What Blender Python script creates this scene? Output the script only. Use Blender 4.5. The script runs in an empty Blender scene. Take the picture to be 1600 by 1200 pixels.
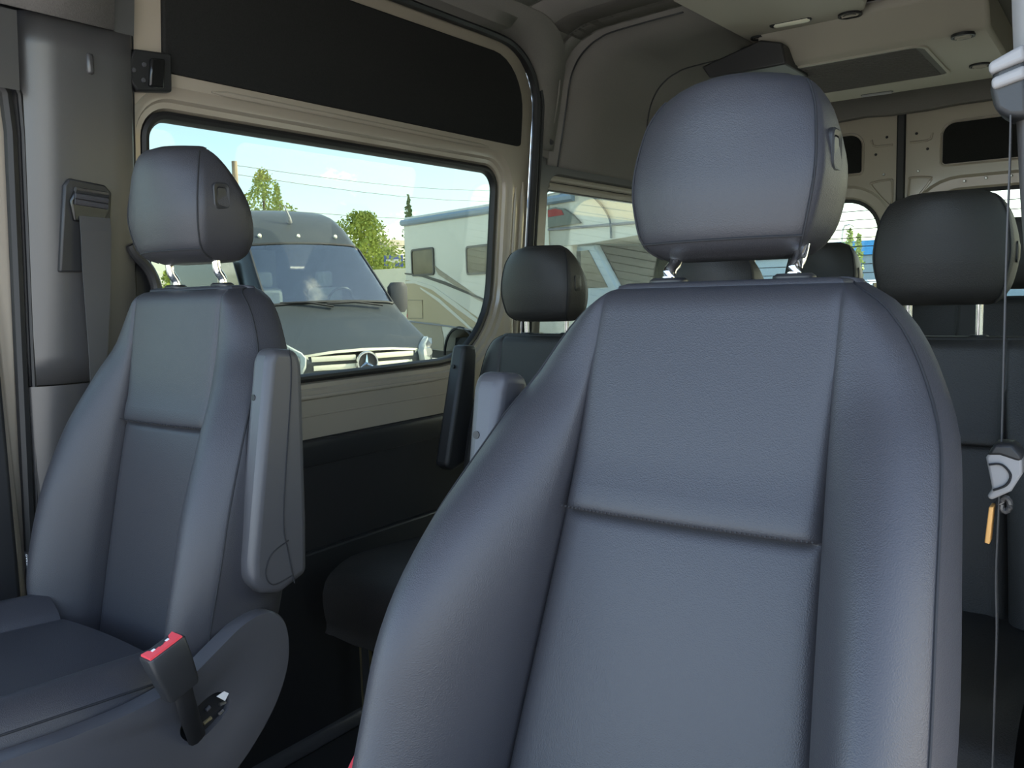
import bpy, bmesh, math, random
from mathutils import Vector, Matrix
random.seed(7)
S = bpy.context.scene
COL = S.collection
PI = math.pi

# ------------------------------------------------------------------ camera
F = 1326.0
cam_d = bpy.data.cameras.new('camera'); cam = bpy.data.objects.new('camera', cam_d); COL.objects.link(cam)
cam_d.sensor_fit = 'HORIZONTAL'; cam_d.sensor_width = 36.0; cam_d.lens = 36.0 * F / 1600.0
cam_d.clip_start = 0.02; cam_d.clip_end = 500
CP = Vector((0.86, -0.90, 1.05))
AX = Vector((0.80598815, 0.04053037, -0.59054245))     # world X, Y, Z in camera axes (right, down, forward)
AY = Vector((0.59129561, -0.10136496, 0.80005916))
AZ = Vector((-0.02743362, -0.99402336, -0.10566439))
M = Matrix(((AX.x, -AX.y, -AX.z), (AY.x, -AY.y, -AY.z), (AZ.x, -AZ.y, -AZ.z)))
cam.matrix_world = Matrix.Translation(CP) @ M.to_4x4()
S.camera = cam

# ------------------------------------------------------------------ light
SUN = Vector((0.80, 1.0, 0.86)).normalized()
W = bpy.data.worlds.new('sky'); S.world = W; W.use_nodes = True
nt = W.node_tree; nt.nodes.clear()
N = nt.nodes.new; L = nt.links.new
out = N('ShaderNodeOutputWorld'); bg = N('ShaderNodeBackground')
sky = N('ShaderNodeTexSky'); sky.sky_type = 'NISHITA'; sky.sun_disc = False
sky.sun_elevation = math.asin(SUN.z); sky.sun_rotation = math.atan2(SUN.x, SUN.y)
sky.air_density = 1.0; sky.dust_density = 1.6; sky.ozone_density = 1.0
tc = N('ShaderNodeTexCoord'); mp = N('ShaderNodeMapping'); mp.inputs['Scale'].default_value = (3.0, 3.0, 7.0)
mp.inputs['Location'].default_value = (1.3, 0.4, 0.0)
no = N('ShaderNodeTexNoise'); no.inputs['Scale'].default_value = 2.3; no.inputs['Detail'].default_value = 8; no.inputs['Roughness'].default_value = 0.62
cr = N('ShaderNodeValToRGB'); cr.color_ramp.elements[0].position = 0.55; cr.color_ramp.elements[1].position = 0.72
mx = N('ShaderNodeMixRGB'); mx.inputs[2].default_value = (9.0, 8.8, 8.4, 1)
L(tc.outputs['Generated'], mp.inputs['Vector']); L(mp.outputs[0], no.inputs['Vector'])
L(no.outputs['Fac'], cr.inputs['Fac']); L(cr.outputs['Color'], mx.inputs['Fac']); L(sky.outputs[0], mx.inputs[1])
L(mx.outputs[0], bg.inputs['Color']); bg.inputs['Strength'].default_value = 0.32
L(bg.outputs[0], out.inputs['Surface'])
sd = bpy.data.lights.new('sun', 'SUN'); sun = bpy.data.objects.new('sun', sd); COL.objects.link(sun)
sd.energy = 7.5; sd.angle = 0.0093; sd.color = (1.0, 0.93, 0.80)
sun.rotation_euler = SUN.to_track_quat('Z', 'Y').to_euler()
vs = S.view_settings; vs.view_transform = 'Standard'; vs.look = 'None'; vs.gamma = 1.0; vs.use_curve_mapping = False
vs.exposure = 1.55
S.cycles.max_bounces = 10; S.cycles.diffuse_bounces = 6; S.cycles.transparent_max_bounces = 24
S.cycles.sample_clamp_indirect = 6.0

# ------------------------------------------------------------------ materials
MATS = {}
def mat(name, col, rough=0.5, metal=0.0, spec=0.5, bump=None, var=None, emit=None, coat=0.0, sheen=0.0):
    """bump = list of (type, scale, strength, distance); var = (scale, amount) of colour mottling"""
    m = bpy.data.materials.new(name); m.use_nodes = True
    t = m.node_tree; b = t.nodes['Principled BSDF']
    b.inputs['Base Color'].default_value = (*col, 1); b.inputs['Roughness'].default_value = rough
    b.inputs['Metallic'].default_value = metal; b.inputs['Specular IOR Level'].default_value = spec
    b.inputs['Coat Weight'].default_value = coat; b.inputs['Coat Roughness'].default_value = 0.06
    b.inputs['Sheen Weight'].default_value = sheen
    tcn = t.nodes.new('ShaderNodeTexCoord')
    if var:
        n = t.nodes.new('ShaderNodeTexNoise'); n.inputs['Scale'].default_value = var[0]; n.inputs['Detail'].default_value = 5
        r = t.nodes.new('ShaderNodeMixRGB')
        r.inputs[1].default_value = (*[c * (1 - var[1]) for c in col], 1); r.inputs[2].default_value = (*[min(1, c * (1 + var[1])) for c in col], 1)
        t.links.new(tcn.outputs['Object'], n.inputs['Vector']); t.links.new(n.outputs['Fac'], r.inputs[0]); t.links.new(r.outputs[0], b.inputs['Base Color'])
    prev = None
    for (kind, sc, st, dist) in (bump or []):
        if kind == 'vor':
            n = t.nodes.new('ShaderNodeTexVoronoi'); n.feature = 'SMOOTH_F1'; n.inputs['Smoothness'].default_value = 0.6; o = n.outputs['Distance']
        else:
            n = t.nodes.new('ShaderNodeTexNoise'); n.inputs['Detail'].default_value = 3; o = n.outputs['Fac']
        n.inputs['Scale'].default_value = sc
        t.links.new(tcn.outputs['Object'], n.inputs['Vector'])
        bn = t.nodes.new('ShaderNodeBump'); bn.inputs['Strength'].default_value = st; bn.inputs['Distance'].default_value = dist
        t.links.new(o, bn.inputs['Height'])
        if prev: t.links.new(prev.outputs[0], bn.inputs['Normal'])
        prev = bn
    if prev: t.links.new(prev.outputs[0], b.inputs['Normal'])
    MATS[name] = m
    return m
def glass(name, tint, gloss=0.07, rough=0.0):
    m = bpy.data.materials.new(name); m.use_nodes = True
    t = m.node_tree; t.nodes.clear()
    o = t.nodes.new('ShaderNodeOutputMaterial'); tr = t.nodes.new('ShaderNodeBsdfTransparent'); g = t.nodes.new('ShaderNodeBsdfGlossy')
    tr.inputs['Color'].default_value = (*tint, 1); g.inputs['Roughness'].default_value = rough; g.inputs['Color'].default_value = (1, 1, 1, 1)
    lw = t.nodes.new('ShaderNodeLayerWeight')
    pw = t.nodes.new('ShaderNodeMath'); pw.operation = 'POWER'; pw.inputs[1].default_value = 5.0
    ml = t.nodes.new('ShaderNodeMath'); ml.operation = 'MULTIPLY_ADD'; ml.inputs[1].default_value = 0.6; ml.inputs[2].default_value = gloss * 0.4
    t.links.new(lw.outputs['Facing'], pw.inputs[0])
    mi = t.nodes.new('ShaderNodeMixShader')
    t.links.new(pw.outputs[0], ml.inputs[0]); t.links.new(ml.outputs[0], mi.inputs[0])
    t.links.new(tr.outputs[0], mi.inputs[1]); t.links.new(g.outputs[0], mi.inputs[2]); t.links.new(mi.outputs[0], o.inputs['Surface'])
    MATS[name] = m
    return m

LEATHER = mat('leather', (0.0365, 0.0358, 0.0405), 0.45, spec=0.45, bump=[('vor', 850, 0.40, 0.0007), ('noise', 70, 0.05, 0.002)])
LEATHER2 = mat('leather_rear', (0.032, 0.0295, 0.028), 0.5, spec=0.4, bump=[('vor', 420, 0.4, 0.0012)])
SEAM = mat('seam_thread', (0.012, 0.012, 0.014), 0.8)
PLASTIC = mat('grey_plastic', (0.058, 0.057, 0.062), 0.42, bump=[('noise', 900, 0.25, 0.0006)])
PLASTIC_D = mat('dark_plastic', (0.022, 0.022, 0.023), 0.45, bump=[('noise', 700, 0.2, 0.0006)])
TRIMP = mat('pillar_plastic', (0.052, 0.050, 0.050), 0.33, spec=.8, bump=[('noise', 800, 0.25, 0.0006)])
TRIM_L = mat('pale_trim', (0.30, 0.29, 0.29), 0.5)
BLACK = mat('black_rubber', (0.010, 0.010, 0.011), 0.5)
GLOSSBLK = mat('black_gloss', (0.008, 0.008, 0.008), 0.18)
FELT = mat('black_felt', (0.020, 0.020, 0.019), 0.95, spec=0.1, bump=[('noise', 500, 0.6, 0.001)], var=(300, 0.35))
LINER = mat('headliner', (0.19, 0.176, 0.158), 0.95, spec=0.1, bump=[('noise', 600, 0.5, 0.001)], var=(250, 0.12))
LINER_F = mat('fabric_liner', (0.16, 0.15, 0.142), 0.95, spec=0.1, bump=[('noise', 500, 0.6, 0.0012)], var=(220, 0.18))
CONSOLE = mat('roof_console', (0.36, 0.325, 0.265), 0.6, bump=[('noise', 500, 0.2, 0.0006)])
GRILLE = mat('grille_mesh', (0.10, 0.092, 0.082), 0.8, bump=[('vor', 300, 0.7, 0.001)])
BEIGE = mat('beige_paint', (0.37, 0.32, 0.255), 0.26, spec=0.5, coat=0.4)
CHROME = mat('chrome', (0.85, 0.85, 0.86), 0.08, metal=1.0)
STEEL = mat('steel', (0.5, 0.5, 0.5), 0.3, metal=1.0)
GOLD = mat('zinc_rail', (0.55, 0.48, 0.30), 0.35, metal=1.0)
RED = mat('red_button', (0.72, 0.06, 0.075), 0.4)
FLOORM = mat('floor_vinyl', (0.016, 0.016, 0.017), 0.7, bump=[('noise', 200, 0.3, 0.001)])
CARPET = mat('side_carpet', (0.030, 0.029, 0.028), 0.95, spec=0.1, bump=[('noise', 400, 0.4, 0.001)])
WEB = mat('belt_webbing', (0.058, 0.057, 0.057), 0.7, bump=[('noise', 900, 0.4, 0.0006)])
LENS = mat('lamp_lens', (0.80, 0.78, 0.62), 0.25)
WHITE = mat('white_label', (0.80, 0.78, 0.76), 0.6)
ORANGE = mat('painted_sunlight', (0.95, 0.50, 0.16), 0.5)  # sunlight on the belt edge, put into the base colour
TINT = glass('tinted_glass', (0.54, 0.575, 0.53))
TINT_B = glass('rear_glass', (0.66, 0.72, 0.68))
DARKG = mat('dark_window', (0.015, 0.02, 0.02), 0.05, spec=0.8)
# ------------------------------------------------------------------ helpers
def ray(u, v):
    d = Vector((u - 800.0, v - 600.0, F))
    return Vector((AX.dot(d), AY.dot(d), AZ.dot(d)))
def on_x(u, v, x): r = ray(u, v); return CP + r * ((x - CP.x) / r.x)
def on_y(u, v, y): r = ray(u, v); return CP + r * ((y - CP.y) / r.y)
def on_z(u, v, z): r = ray(u, v); return CP + r * ((z - CP.z) / r.z)
def at(u, v, d): return CP + ray(u, v) * (d / F)

class MB:
    def __init__(s): s.v = []; s.f = []
    def add(s, vs, fs):
        o = len(s.v); s.v += [tuple(p) for p in vs]; s.f += [tuple(i + o for i in f) for f in fs]; return s
    def loft(s, loops, closed=True, cap0=False, cap1=False):
        n = len(loops[0]); fs = []
        m = n if closed else n - 1
        for i in range(len(loops) - 1):
            for j in range(m):
                k = (j + 1) % n
                fs.append((i * n + j, i * n + k, (i + 1) * n + k, (i + 1) * n + j))
        if cap0: fs.append(tuple(reversed(range(n))))
        if cap1: fs.append(tuple((len(loops) - 1) * n + j for j in range(n)))
        return s.add([p for l in loops for p in l], fs)
    def box(s, a, b):
        (x0, y0, z0), (x1, y1, z1) = a, b
        return s.add([(x0, y0, z0), (x1, y0, z0), (x1, y1, z0), (x0, y1, z0), (x0, y0, z1), (x1, y0, z1), (x1, y1, z1), (x0, y1, z1)],
                     [(0, 3, 2, 1), (4, 5, 6, 7), (0, 1, 5, 4), (1, 2, 6, 5), (2, 3, 7, 6), (3, 0, 4, 7)])
    def tube(s, pts, r, n=8, flat=1.0, up=None):
        pts = [Vector(p) for p in pts]; loops = []
        ref = Vector(up) if up else Vector((0.13, 0.21, 0.97))
        for i, p in enumerate(pts):
            d = (pts[min(i + 1, len(pts) - 1)] - pts[max(i - 1, 0)]).normalized()
            a = d.cross(ref)
            if a.length < 1e-4: a = d.cross(Vector((1, 0, 0)))
            a.normalize(); b = d.cross(a)
            rr = r[i] if isinstance(r, (list, tuple)) else r
            loops.append([p + a * (rr * math.cos(2 * PI * k / n)) + b * (rr * flat * math.sin(2 * PI * k / n)) for k in range(n)])
        return s.loft(loops, True, True, True)
    def prism(s, poly, vec):
        vec = Vector(vec); p0 = [Vector(p) for p in poly]
        return s.loft([p0, [p + vec for p in p0]], True, True, True)
    def disc(s, c, ax, r, h, n=20, r2=None):
        c = Vector(c); ax = Vector(ax).normalized(); a = ax.orthogonal().normalized(); b = ax.cross(a); r2 = r if r2 is None else r2
        l0 = [c + a * r * math.cos(2 * PI * k / n) + b * r * math.sin(2 * PI * k / n) for k in range(n)]
        l1 = [c + ax * h + a * r2 * math.cos(2 * PI * k / n) + b * r2 * math.sin(2 * PI * k / n) for k in range(n)]
        return s.loft([l0, l1], True, True, True)
    def ring(s, c, ax, r0, r1, h, n=24, sx=1.0):
        c = Vector(c); ax = Vector(ax).normalized(); a = ax.orthogonal().normalized(); b = ax.cross(a)
        def lp(r, o): return [c + ax * o + a * r * math.cos(2 * PI * k / n) + b * r * sx * math.sin(2 * PI * k / n) for k in range(n)]
        return s.loft([lp(r0, 0), lp(r0, h), lp(r1, h), lp(r1, 0), lp(r0, 0)])

ORG = {}
def empty(name, loc, label, cat, group=None, kind=None):
    o = bpy.data.objects.new(name, None); COL.objects.link(o); o.location = loc; o.empty_display_size = 0.1
    ORG[o.name] = Vector(loc)
    o['label'] = label; o['category'] = cat
    if group: o['group'] = group
    if kind: o['kind'] = kind
    return o
def obj(name, mb, m, parent=None, smooth=True, bevel=0, seg=2, subs=0, angle=35, label=None, origin=None, weld=False):
    me = bpy.data.meshes.new(name)
    if parent is not None: org = ORG[parent.name]
    elif origin is not None: org = Vector(origin)
    else:
        xs = [p[0] for p in mb.v]; ys = [p[1] for p in mb.v]; zs = [p[2] for p in mb.v]
        org = Vector(((min(xs) + max(xs)) / 2, (min(ys) + max(ys)) / 2, min(zs)))
    me.from_pydata([(p[0] - org.x, p[1] - org.y, p[2] - org.z) for p in mb.v], [], mb.f)
    me.validate()
    b = bmesh.new(); b.from_mesh(me)
    if weld: bmesh.ops.remove_doubles(b, verts=b.verts, dist=1e-5)
    bmesh.ops.recalc_face_normals(b, faces=b.faces)
    b.to_mesh(me); b.free()
    me.materials.append(m)
    o = bpy.data.objects.new(name, me); COL.objects.link(o); ORG[o.name] = org
    if parent is not None:
        o.parent = parent
    else: o.location = org
    if smooth:
        me.polygons.foreach_set('use_smooth', [True] * len(me.polygons))
        me.set_sharp_from_angle(angle=math.radians(angle))
    if bevel:
        bv = o.modifiers.new('bevel', 'BEVEL'); bv.width = bevel; bv.segments = seg; bv.limit_method = 'ANGLE'; bv.angle_limit = math.radians(40)
        bv.harden_normals = False
        me.polygons.foreach_set('use_smooth', [True] * len(me.polygons)); me.set_sharp_from_angle(angle=math.radians(60))
    if subs:
        sm = o.modifiers.new('sub', 'SUBSURF'); sm.levels = subs; sm.render_levels = subs
    if label: o['label'] = label
    return o
def tag(o, label, cat, group=None):
    o['label'] = label; o['category'] = cat
    if group: o['group'] = group
    return o
def struct(o, label=None):
    o['kind'] = 'structure'
    if label: o['label'] = label
    return o
def dup(root, loc, label, group=None):
    r = root.copy(); COL.objects.link(r); r.location = loc; r['label'] = label; ORG[r.name] = Vector(loc)
    if group: r['group'] = group
    for ch in list(root.children):
        c = ch.copy(); COL.objects.link(c); c.parent = r
        for g in list(ch.children):
            d = g.copy(); COL.objects.link(d); d.parent = c
    return r
def catmull(pts, n=8, closed=False):
    P = [Vector(p) for p in pts]; o = []; m = len(P)
    rng = range(m if closed else m - 1)
    for i in rng:
        if closed: p0, p1, p2, p3 = P[(i - 1) % m], P[i], P[(i + 1) % m], P[(i + 2) % m]
        else: p0, p1, p2, p3 = P[max(i - 1, 0)], P[i], P[i + 1], P[min(i + 2, m - 1)]
        for k in range(n):
            t = k / n
            o.append(0.5 * ((2 * p1) + (p2 - p0) * t + (2 * p0 - 5 * p1 + 4 * p2 - p3) * t * t + (3 * p1 - p0 - 3 * p2 + p3) * t ** 3))
    if not closed: o.append(P[-1])
    return o
def interp(tab, x):
    """smooth interpolation of (x, y) table, x ascending (monotone cubic through finite differences)"""
    if x <= tab[0][0]: return tab[0][1]
    if x >= tab[-1][0]: return tab[-1][1]
    n = len(tab)
    for i in range(n - 1):
        if tab[i][0] <= x <= tab[i + 1][0]: break
    def sl(k):
        if k == 0: return (tab[1][1] - tab[0][1]) / (tab[1][0] - tab[0][0])
        if k == n - 1: return (tab[-1][1] - tab[-2][1]) / (tab[-1][0] - tab[-2][0])
        a = (tab[k][1] - tab[k - 1][1]) / (tab[k][0] - tab[k - 1][0]); b = (tab[k + 1][1] - tab[k][1]) / (tab[k + 1][0] - tab[k][0])
        return 0 if a * b <= 0 else 2 * a * b / (a + b)
    h = tab[i + 1][0] - tab[i][0]; t = (x - tab[i][0]) / h
    return ((2 * t ** 3 - 3 * t * t + 1) * tab[i][1] + (t ** 3 - 2 * t * t + t) * h * sl(i) + (-2 * t ** 3 + 3 * t * t) * tab[i + 1][1] + (t ** 3 - t * t) * h * sl(i + 1))
def sstep(a, b, x):
    t = max(0, min(1, (x - a) / (b - a))); return t * t * (3 - 2 * t)
def rrect(a0, a1, b0, b1, r, n=8, e=6):
    """rounded rectangle in 2-D (a, b); r = radius or (r at a0b0, a1b0, a1b1, a0b1); fixed count: 4*(n+1) + 4*e"""
    if not isinstance(r, (list, tuple)): r = (r,) * 4
    cs = [((a0 + r[0], b0 + r[0]), PI, r[0]), ((a1 - r[1], b0 + r[1]), 1.5 * PI, r[1]), ((a1 - r[2], b1 - r[2]), 0, r[2]), ((a0 + r[3], b1 - r[3]), 0.5 * PI, r[3])]
    pts = []; arcs = []
    for (c, s0, q) in cs:
        arcs.append([(c[0] + q * math.cos(s0 + 0.5 * PI * k / n), c[1] + q * math.sin(s0 + 0.5 * PI * k / n)) for k in range(n + 1)])
    for i in range(4):
        pts += arcs[i]
        p, q = arcs[i][-1], arcs[(i + 1) % 4][0]
        pts += [(p[0] + (q[0] - p[0]) * k / (e + 1), p[1] + (q[1] - p[1]) * k / (e + 1)) for k in range(1, e + 1)]
    return pts

FZ = -0.16       # cabin floor
GZ = -0.62       # ground outside
def wx(z): return -0.90 + 0.10 * (max(z, 0.62) - 1.0)      # inner face of the passenger-side wall
def wl(pts, off, side=-1):                                   # loop on the side wall; off > 0 = into the cabin
    return [(-side * (wx(z) + off), y, z) for (y, z) in pts]

# ------------------------------------------------------------------ setting: floor, walls, ceiling
mb = MB().box((-0.96, -1.25, FZ - 0.05), (0.96, 3.2, FZ)); struct(obj('floor', mb, FLOORM, smooth=False), 'dark cabin floor')
# ceiling: one cross-section swept along the van
PROF = [(-0.845, 1.50), (-0.822, 1.61), (-0.800, 1.715), (-0.785, 1.79), (-0.755, 1.85), (-0.715, 1.888), (-0.667, 1.911), (-0.59, 1.925), (-0.29, 1.935), (0, 1.94)]
HALF = catmull([(x, 0, z) for x, z in PROF], 5)
def section(y, z0): 
    r = [p for p in HALF if p.z >= z0 or p.x > -0.7]
    return [(p.x, y, p.z) for p in r] + [(-p.x, y, p.z) for p in reversed(HALF[:-1])]
mb = MB()
mb.loft([section(y, 1.46) for y in (1.66, 2.0, 2.6, 3.17)], closed=False)
def section2(y):
    r = [(-0.835, y, 1.85), (-0.812, y, 1.862), (-0.790, y, 1.868)] + [(p.x, y, p.z) for p in HALF if p.x > -0.742]
    return r + [(-x, y, z) for x, y, z in reversed(r[:-1])]
mb2 = MB(); mb2.loft([section2(y) for y in (-1.0, -0.5, 0.1, 0.7, 1.2, 1.31)], closed=False)
mb2.loft([section(y, 1.905) for y in (1.30, 1.5, 1.67)], closed=False)
mb2.loft([section(y, 1.868) for y in (1.47, 1.60)], closed=False)
def xprof(z):
    for a, b in zip(HALF, HALF[1:]):
        if a.z <= z <= b.z and b.z > a.z: return a.x + (b.x - a.x) * (z - a.z) / (b.z - a.z)
    return -0.70
SEALP = [(0.11, 1.862), (0.6, 1.864), (1.1, 1.864), (1.33, 1.862), (1.43, 1.846), (1.51, 1.80), (1.555, 1.735), (1.572, 1.64), (1.574, 1.3), (1.574, 0.9), (1.574, 0.5), (1.574, 0.0)]
for sg in (1, -1):
    arc = [q for q in catmull([(0, y, z) for y, z in SEALP], 6) if q.y > 0.9 and q.z > 1.5]
    A, Bm, B = [], [], []
    for q in arc:
        A.append((sg * (wx(q.z) + .004), q.y, q.z))
        k = sstep(1.36, 1.60, q.y + max(0, 1.84 - q.z))
        t0 = Vector((-0.66, q.y, 1.909)); t1 = Vector((xprof(min(q.z, 1.88)) + .002, 1.68, min(q.z, 1.88)))
        b = t0.lerp(t1, k); a = Vector(A[-1]); a.x = wx(q.z) + .004
        c = a.lerp(b, .45) + Vector((.004, 0, -.002 * (1 - k)))
        Bm.append((sg * c.x, c.y, c.z)); B.append((sg * b.x, b.y, b.z))
    mb2.loft([A, Bm, B], closed=False)
mb2.loft([section(y, 1.82) for y in (1.58, 1.665)], closed=False)
mb.add(mb2.v, mb2.f)
ceil = struct(obj('ceiling', mb, LINER, weld=True), 'dark grey fabric headliner')
sol = ceil.modifiers.new('thick', 'SOLIDIFY'); sol.thickness = 0.006; sol.offset = 1
def arc_seam(y, x_end, z0=1.5):
    return [(p.x + 0.001, y, p.z - 0.001) for p in HALF if p.z >= z0 and p.x <= x_end]
for y, xe in ((1.72, -0.29), (2.33, -0.30)):
    obj('headliner_seam', MB().tube(arc_seam(y, xe), 0.0035, 6), BLACK, ceil)
obj('headliner_seam', MB().tube([(-0.29, 1.55, 1.933), (-0.29, 2.05, 1.933)], 0.0035, 6), BLACK, ceil)

# ---- passenger-side rear wall with quarter window (window_2)
def opening_wall(mbx, y0, y1, z0, z1, wins, side):
    """flat wall strips around rectangular zone; wins: (y0,y1,z0,z1,r) single"""
    a, b, c, d, r = wins
    o = rrect(y0, y1, z0, z1, 0.001); w0 = rrect(a, b, c, d, r)
    w1 = rrect(a + 0.012, b - 0.012, c + 0.012, d - 0.012, max(r - 0.012, 0.01) if not isinstance(r, tuple) else tuple(q - 0.012 for q in r))
    mbx.loft([wl(o, 0, side), wl(w0, 0, side), wl(w1, -0.02, side), wl(w1, -0.07, side)])
W2 = (1.675, 3.02, 0.84, 1.478, (0.06, 0.06, 0.06, 0.07))
mb = MB(); opening_wall(mb, 1.572, 3.17, FZ, 1.56, W2, -1)
# recessed upper pocket
wr = struct(obj('wall_right', mb, TRIMP, angle=30), 'dark grey side wall trim behind sliding door')
g2 = rrect(1.67, 3.03, 0.83, 1.49, 0.06)
w2 = struct(obj('window_2', MB().loft([wl(g2, -0.05), wl(g2, -0.053)], True, True, True), TINT, smooth=False), 'quarter window glass beside the motorhome view')
fr0 = rrect(1.66, 3.03, 0.82, 1.495, 0.06); fr1 = rrect(1.695, 3.0, 0.85, 1.42, 0.05)
obj('window_seal', MB().loft([wl(fr0, -0.045), wl(fr0, -0.03), wl(fr1, -0.03), wl(fr1, -0.045)]), BLACK, w2)
obj('blind_rail', MB().tube([(wx(1.462) - 0.018, 1.69, 1.462), (wx(1.462) - 0.018, 3.0, 1.462)], 0.013, 10), CONSOLE, w2)
obj('blind_rail', MB().tube([(wx(1.435) - 0.022, 1.70, 1.435), (wx(1.435) - 0.022, 3.0, 1.435)], 0.013, 10), CONSOLE, w2)
# coat hook and lower C-pillar cap on the headliner edge
p = on_x(858, 222, wx(1.58) + 0.004)
obj('coat_hook', MB().disc((wx(p.z) + 0.0, p.y, p.z), (1, 0, 0.05), 0.016, 0.016, 16, 0.011), PLASTIC, wr)
cap = [on_x(u, v, wx(1.55) + 0.004) for u, v in ((836, 150), (878, 160), (869, 238), (862, 249), (832, 240))]
obj('pillar_cap', MB().prism([(wx(q.z) - 0.002, q.y, q.z) for q in cap], (0.007, 0, 0)), LINER, wr, bevel=0.004)

# ---- driver-side wall: rear part with window, and B-pillar
mb = MB(); opening_wall(mb, 1.50, 3.17, FZ, 1.86, (1.66, 3.0, 0.84, 1.47, 0.07), 1)
mbq = MB(); opening_wall(mbq, 0.20, 1.50, FZ, 1.86, (0.36, 1.40, 0.84, 1.47, 0.08), 1); mb.add(mbq.v, mbq.f)
wlft = struct(obj('wall_left', mb, TRIMP), 'driver side wall trim')
for i, (a, b) in enumerate(((0.35, 1.41), (1.65, 3.01))):
    g = rrect(a, b, 0.83, 1.48, 0.07)
    struct(obj('window_%d' % (3 + i), MB().loft([wl(g, -0.05, 1), wl(g, -0.053, 1)], True, True, True), TINT, smooth=False), 'driver side window glass')

# ------------------------------------------------------------------ sliding door (door_1)
DY0, DY1, DZ0, DZ1 = 0.10, 1.562, FZ + 0.03, 1.855
def inset(pts_args, k):
    a, b, c, d, r = pts_args
    return rrect(a + k, b - k, c + k, d - k, tuple(max(q - k, 0.004) for q in r))
DOUT = (DY0, DY1, DZ0, DZ1, (0.02, 0.05, 0.20, 0.10))
WIN1 = (0.135, 1.430, 0.815, 1.482, (0.07, 0.27, 0.09, 0.075))    # outer lip of the window recess
mb = MB()
mb.loft([wl(inset(DOUT, 0), -0.05), wl(inset(DOUT, 0), -0.006), wl(inset(DOUT, 0.008), 0.0), wl(inset(WIN1, -0.035), 0.0), wl(inset(WIN1, -0.026), -0.010),
         wl(inset(WIN1, -0.012), -0.012), wl(inset(WIN1, -0.006), -0.022), wl(inset(WIN1, 0.006), -0.024), wl(inset(WIN1, 0.012), -0.040)])
door = struct(obj('door_1', mb, BEIGE, angle=40), 'beige painted sliding door with large window')
ws = inset(WIN1, 0.012); wi = inset(WIN1, 0.034)
obj('window_seal', MB().loft([wl(ws, -0.045), wl(ws, -0.028), wl(inset(WIN1, 0.02), -0.024), wl(inset(WIN1, 0.028), -0.026), wl(wi, -0.036), wl(wi, -0.045)]), BLACK, door)
gw = inset(WIN1, 0.02)
obj('window_pane', MB().loft([wl(gw, -0.038), wl(gw, -0.041)], True, True, True), TINT, door, smooth=False)
# felt upper panel
fp = (0.178, 1.487, 1.543, 1.815, (0.012, 0.012, 0.17, 0.03))
obj('felt_panel', MB().loft([wl(inset(fp, 0), 0.0), wl(inset(fp, 0), 0.008), wl(inset(fp, 0.004), 0.011)], True, False, True), FELT, door)
# pressed ribs between window and felt panel, below window and down the rear edge
def rib(pts, r, flat, m=BEIGE, name='pressed_rib'):
    obj(name, MB().tube([(wx(z) + 0.001, y, z) for y, z in pts], r, 10, flat, up=(1, 0, 0)), m, door)
rib([(0.30, 1.522), (0.34, 1.523), (1.28, 1.522), (1.32, 1.521)], [0.002, 0.007, 0.007, 0.002], 1.0)
rib([(1.482, 0.95), (1.482, 1.0), (1.482, 1.36), (1.482, 1.41)], [0.002, 0.007, 0.007, 0.002], 1.0)
rib([(1.520, 0.72), (1.520, 0.8), (1.520, 1.38), (1.520, 1.43)], [0.002, 0.010, 0.010, 0.002], 1.0)
rib([(0.14, 0.788), (0.20, 0.788), (1.10, 0.788), (1.16, 0.788)], [0.002, 0.006, 0.006, 0.002], 1.0)
rib([(0.14, 0.738), (0.20, 0.738), (1.25, 0.738), (1.32, 0.738)], [0.001, 0.004, 0.004, 0.001], 1.0)
# lower dark trim
lt = (0.12, 1.54, FZ + 0.03, 0.676, (0.02, 0.02, 0.03, 0.03))
mb = MB().loft([wl(inset(lt, 0), 0.0), wl(inset(lt, 0), 0.012), wl(inset(lt, 0.01), 0.018)], True, False, True)
obj('lower_trim', mb, CARPET, door)
obj('trim_ledge', MB().prism([(wx(0.676), 0.12, 0.674), (wx(0.676) + 0.026, 0.12, 0.672), (wx(0.676) + 0.030, 0.12, 0.655), (wx(0.62) + 0.022, 0.12, 0.60), (wx(0.62), 0.12, 0.60)], (0, 1.42, 0)), PLASTIC_D, door, bevel=0.004)
obj('kick_panel', MB().box((wx(0.3) + 0.0, 0.12, FZ + 0.03), (wx(0.3) + 0.04, 1.54, 0.375)), PLASTIC_D, door, bevel=0.006)
# black seal round the door opening
SEALP = [(0.11, 1.862), (0.6, 1.864), (1.1, 1.864), (1.33, 1.862), (1.43, 1.846), (1.51, 1.80), (1.555, 1.735), (1.572, 1.64), (1.574, 1.3), (1.574, 0.9), (1.574, 0.5), (1.574, 0.0)]
sp = catmull([(wx(z) + 0.006, y, z) for y, z in SEALP], 5)
obj('door_seal', MB().tube(sp, 0.017, 8, 0.8), BLACK, door)
obj('door_seal', MB().tube([(q.x + 0.004, q.y + 0.028, q.z + 0.004) for q in sp[30:]], 0.008, 8), PLASTIC_D, door)
# front vertical seal edge
obj('door_seal', MB().tube([(wx(z) + 0.004, 0.105, z) for z in (1.85, 1.5, 1.2, 0.9, 0.6, 0.2)], 0.008, 8), BLACK, door)
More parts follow.
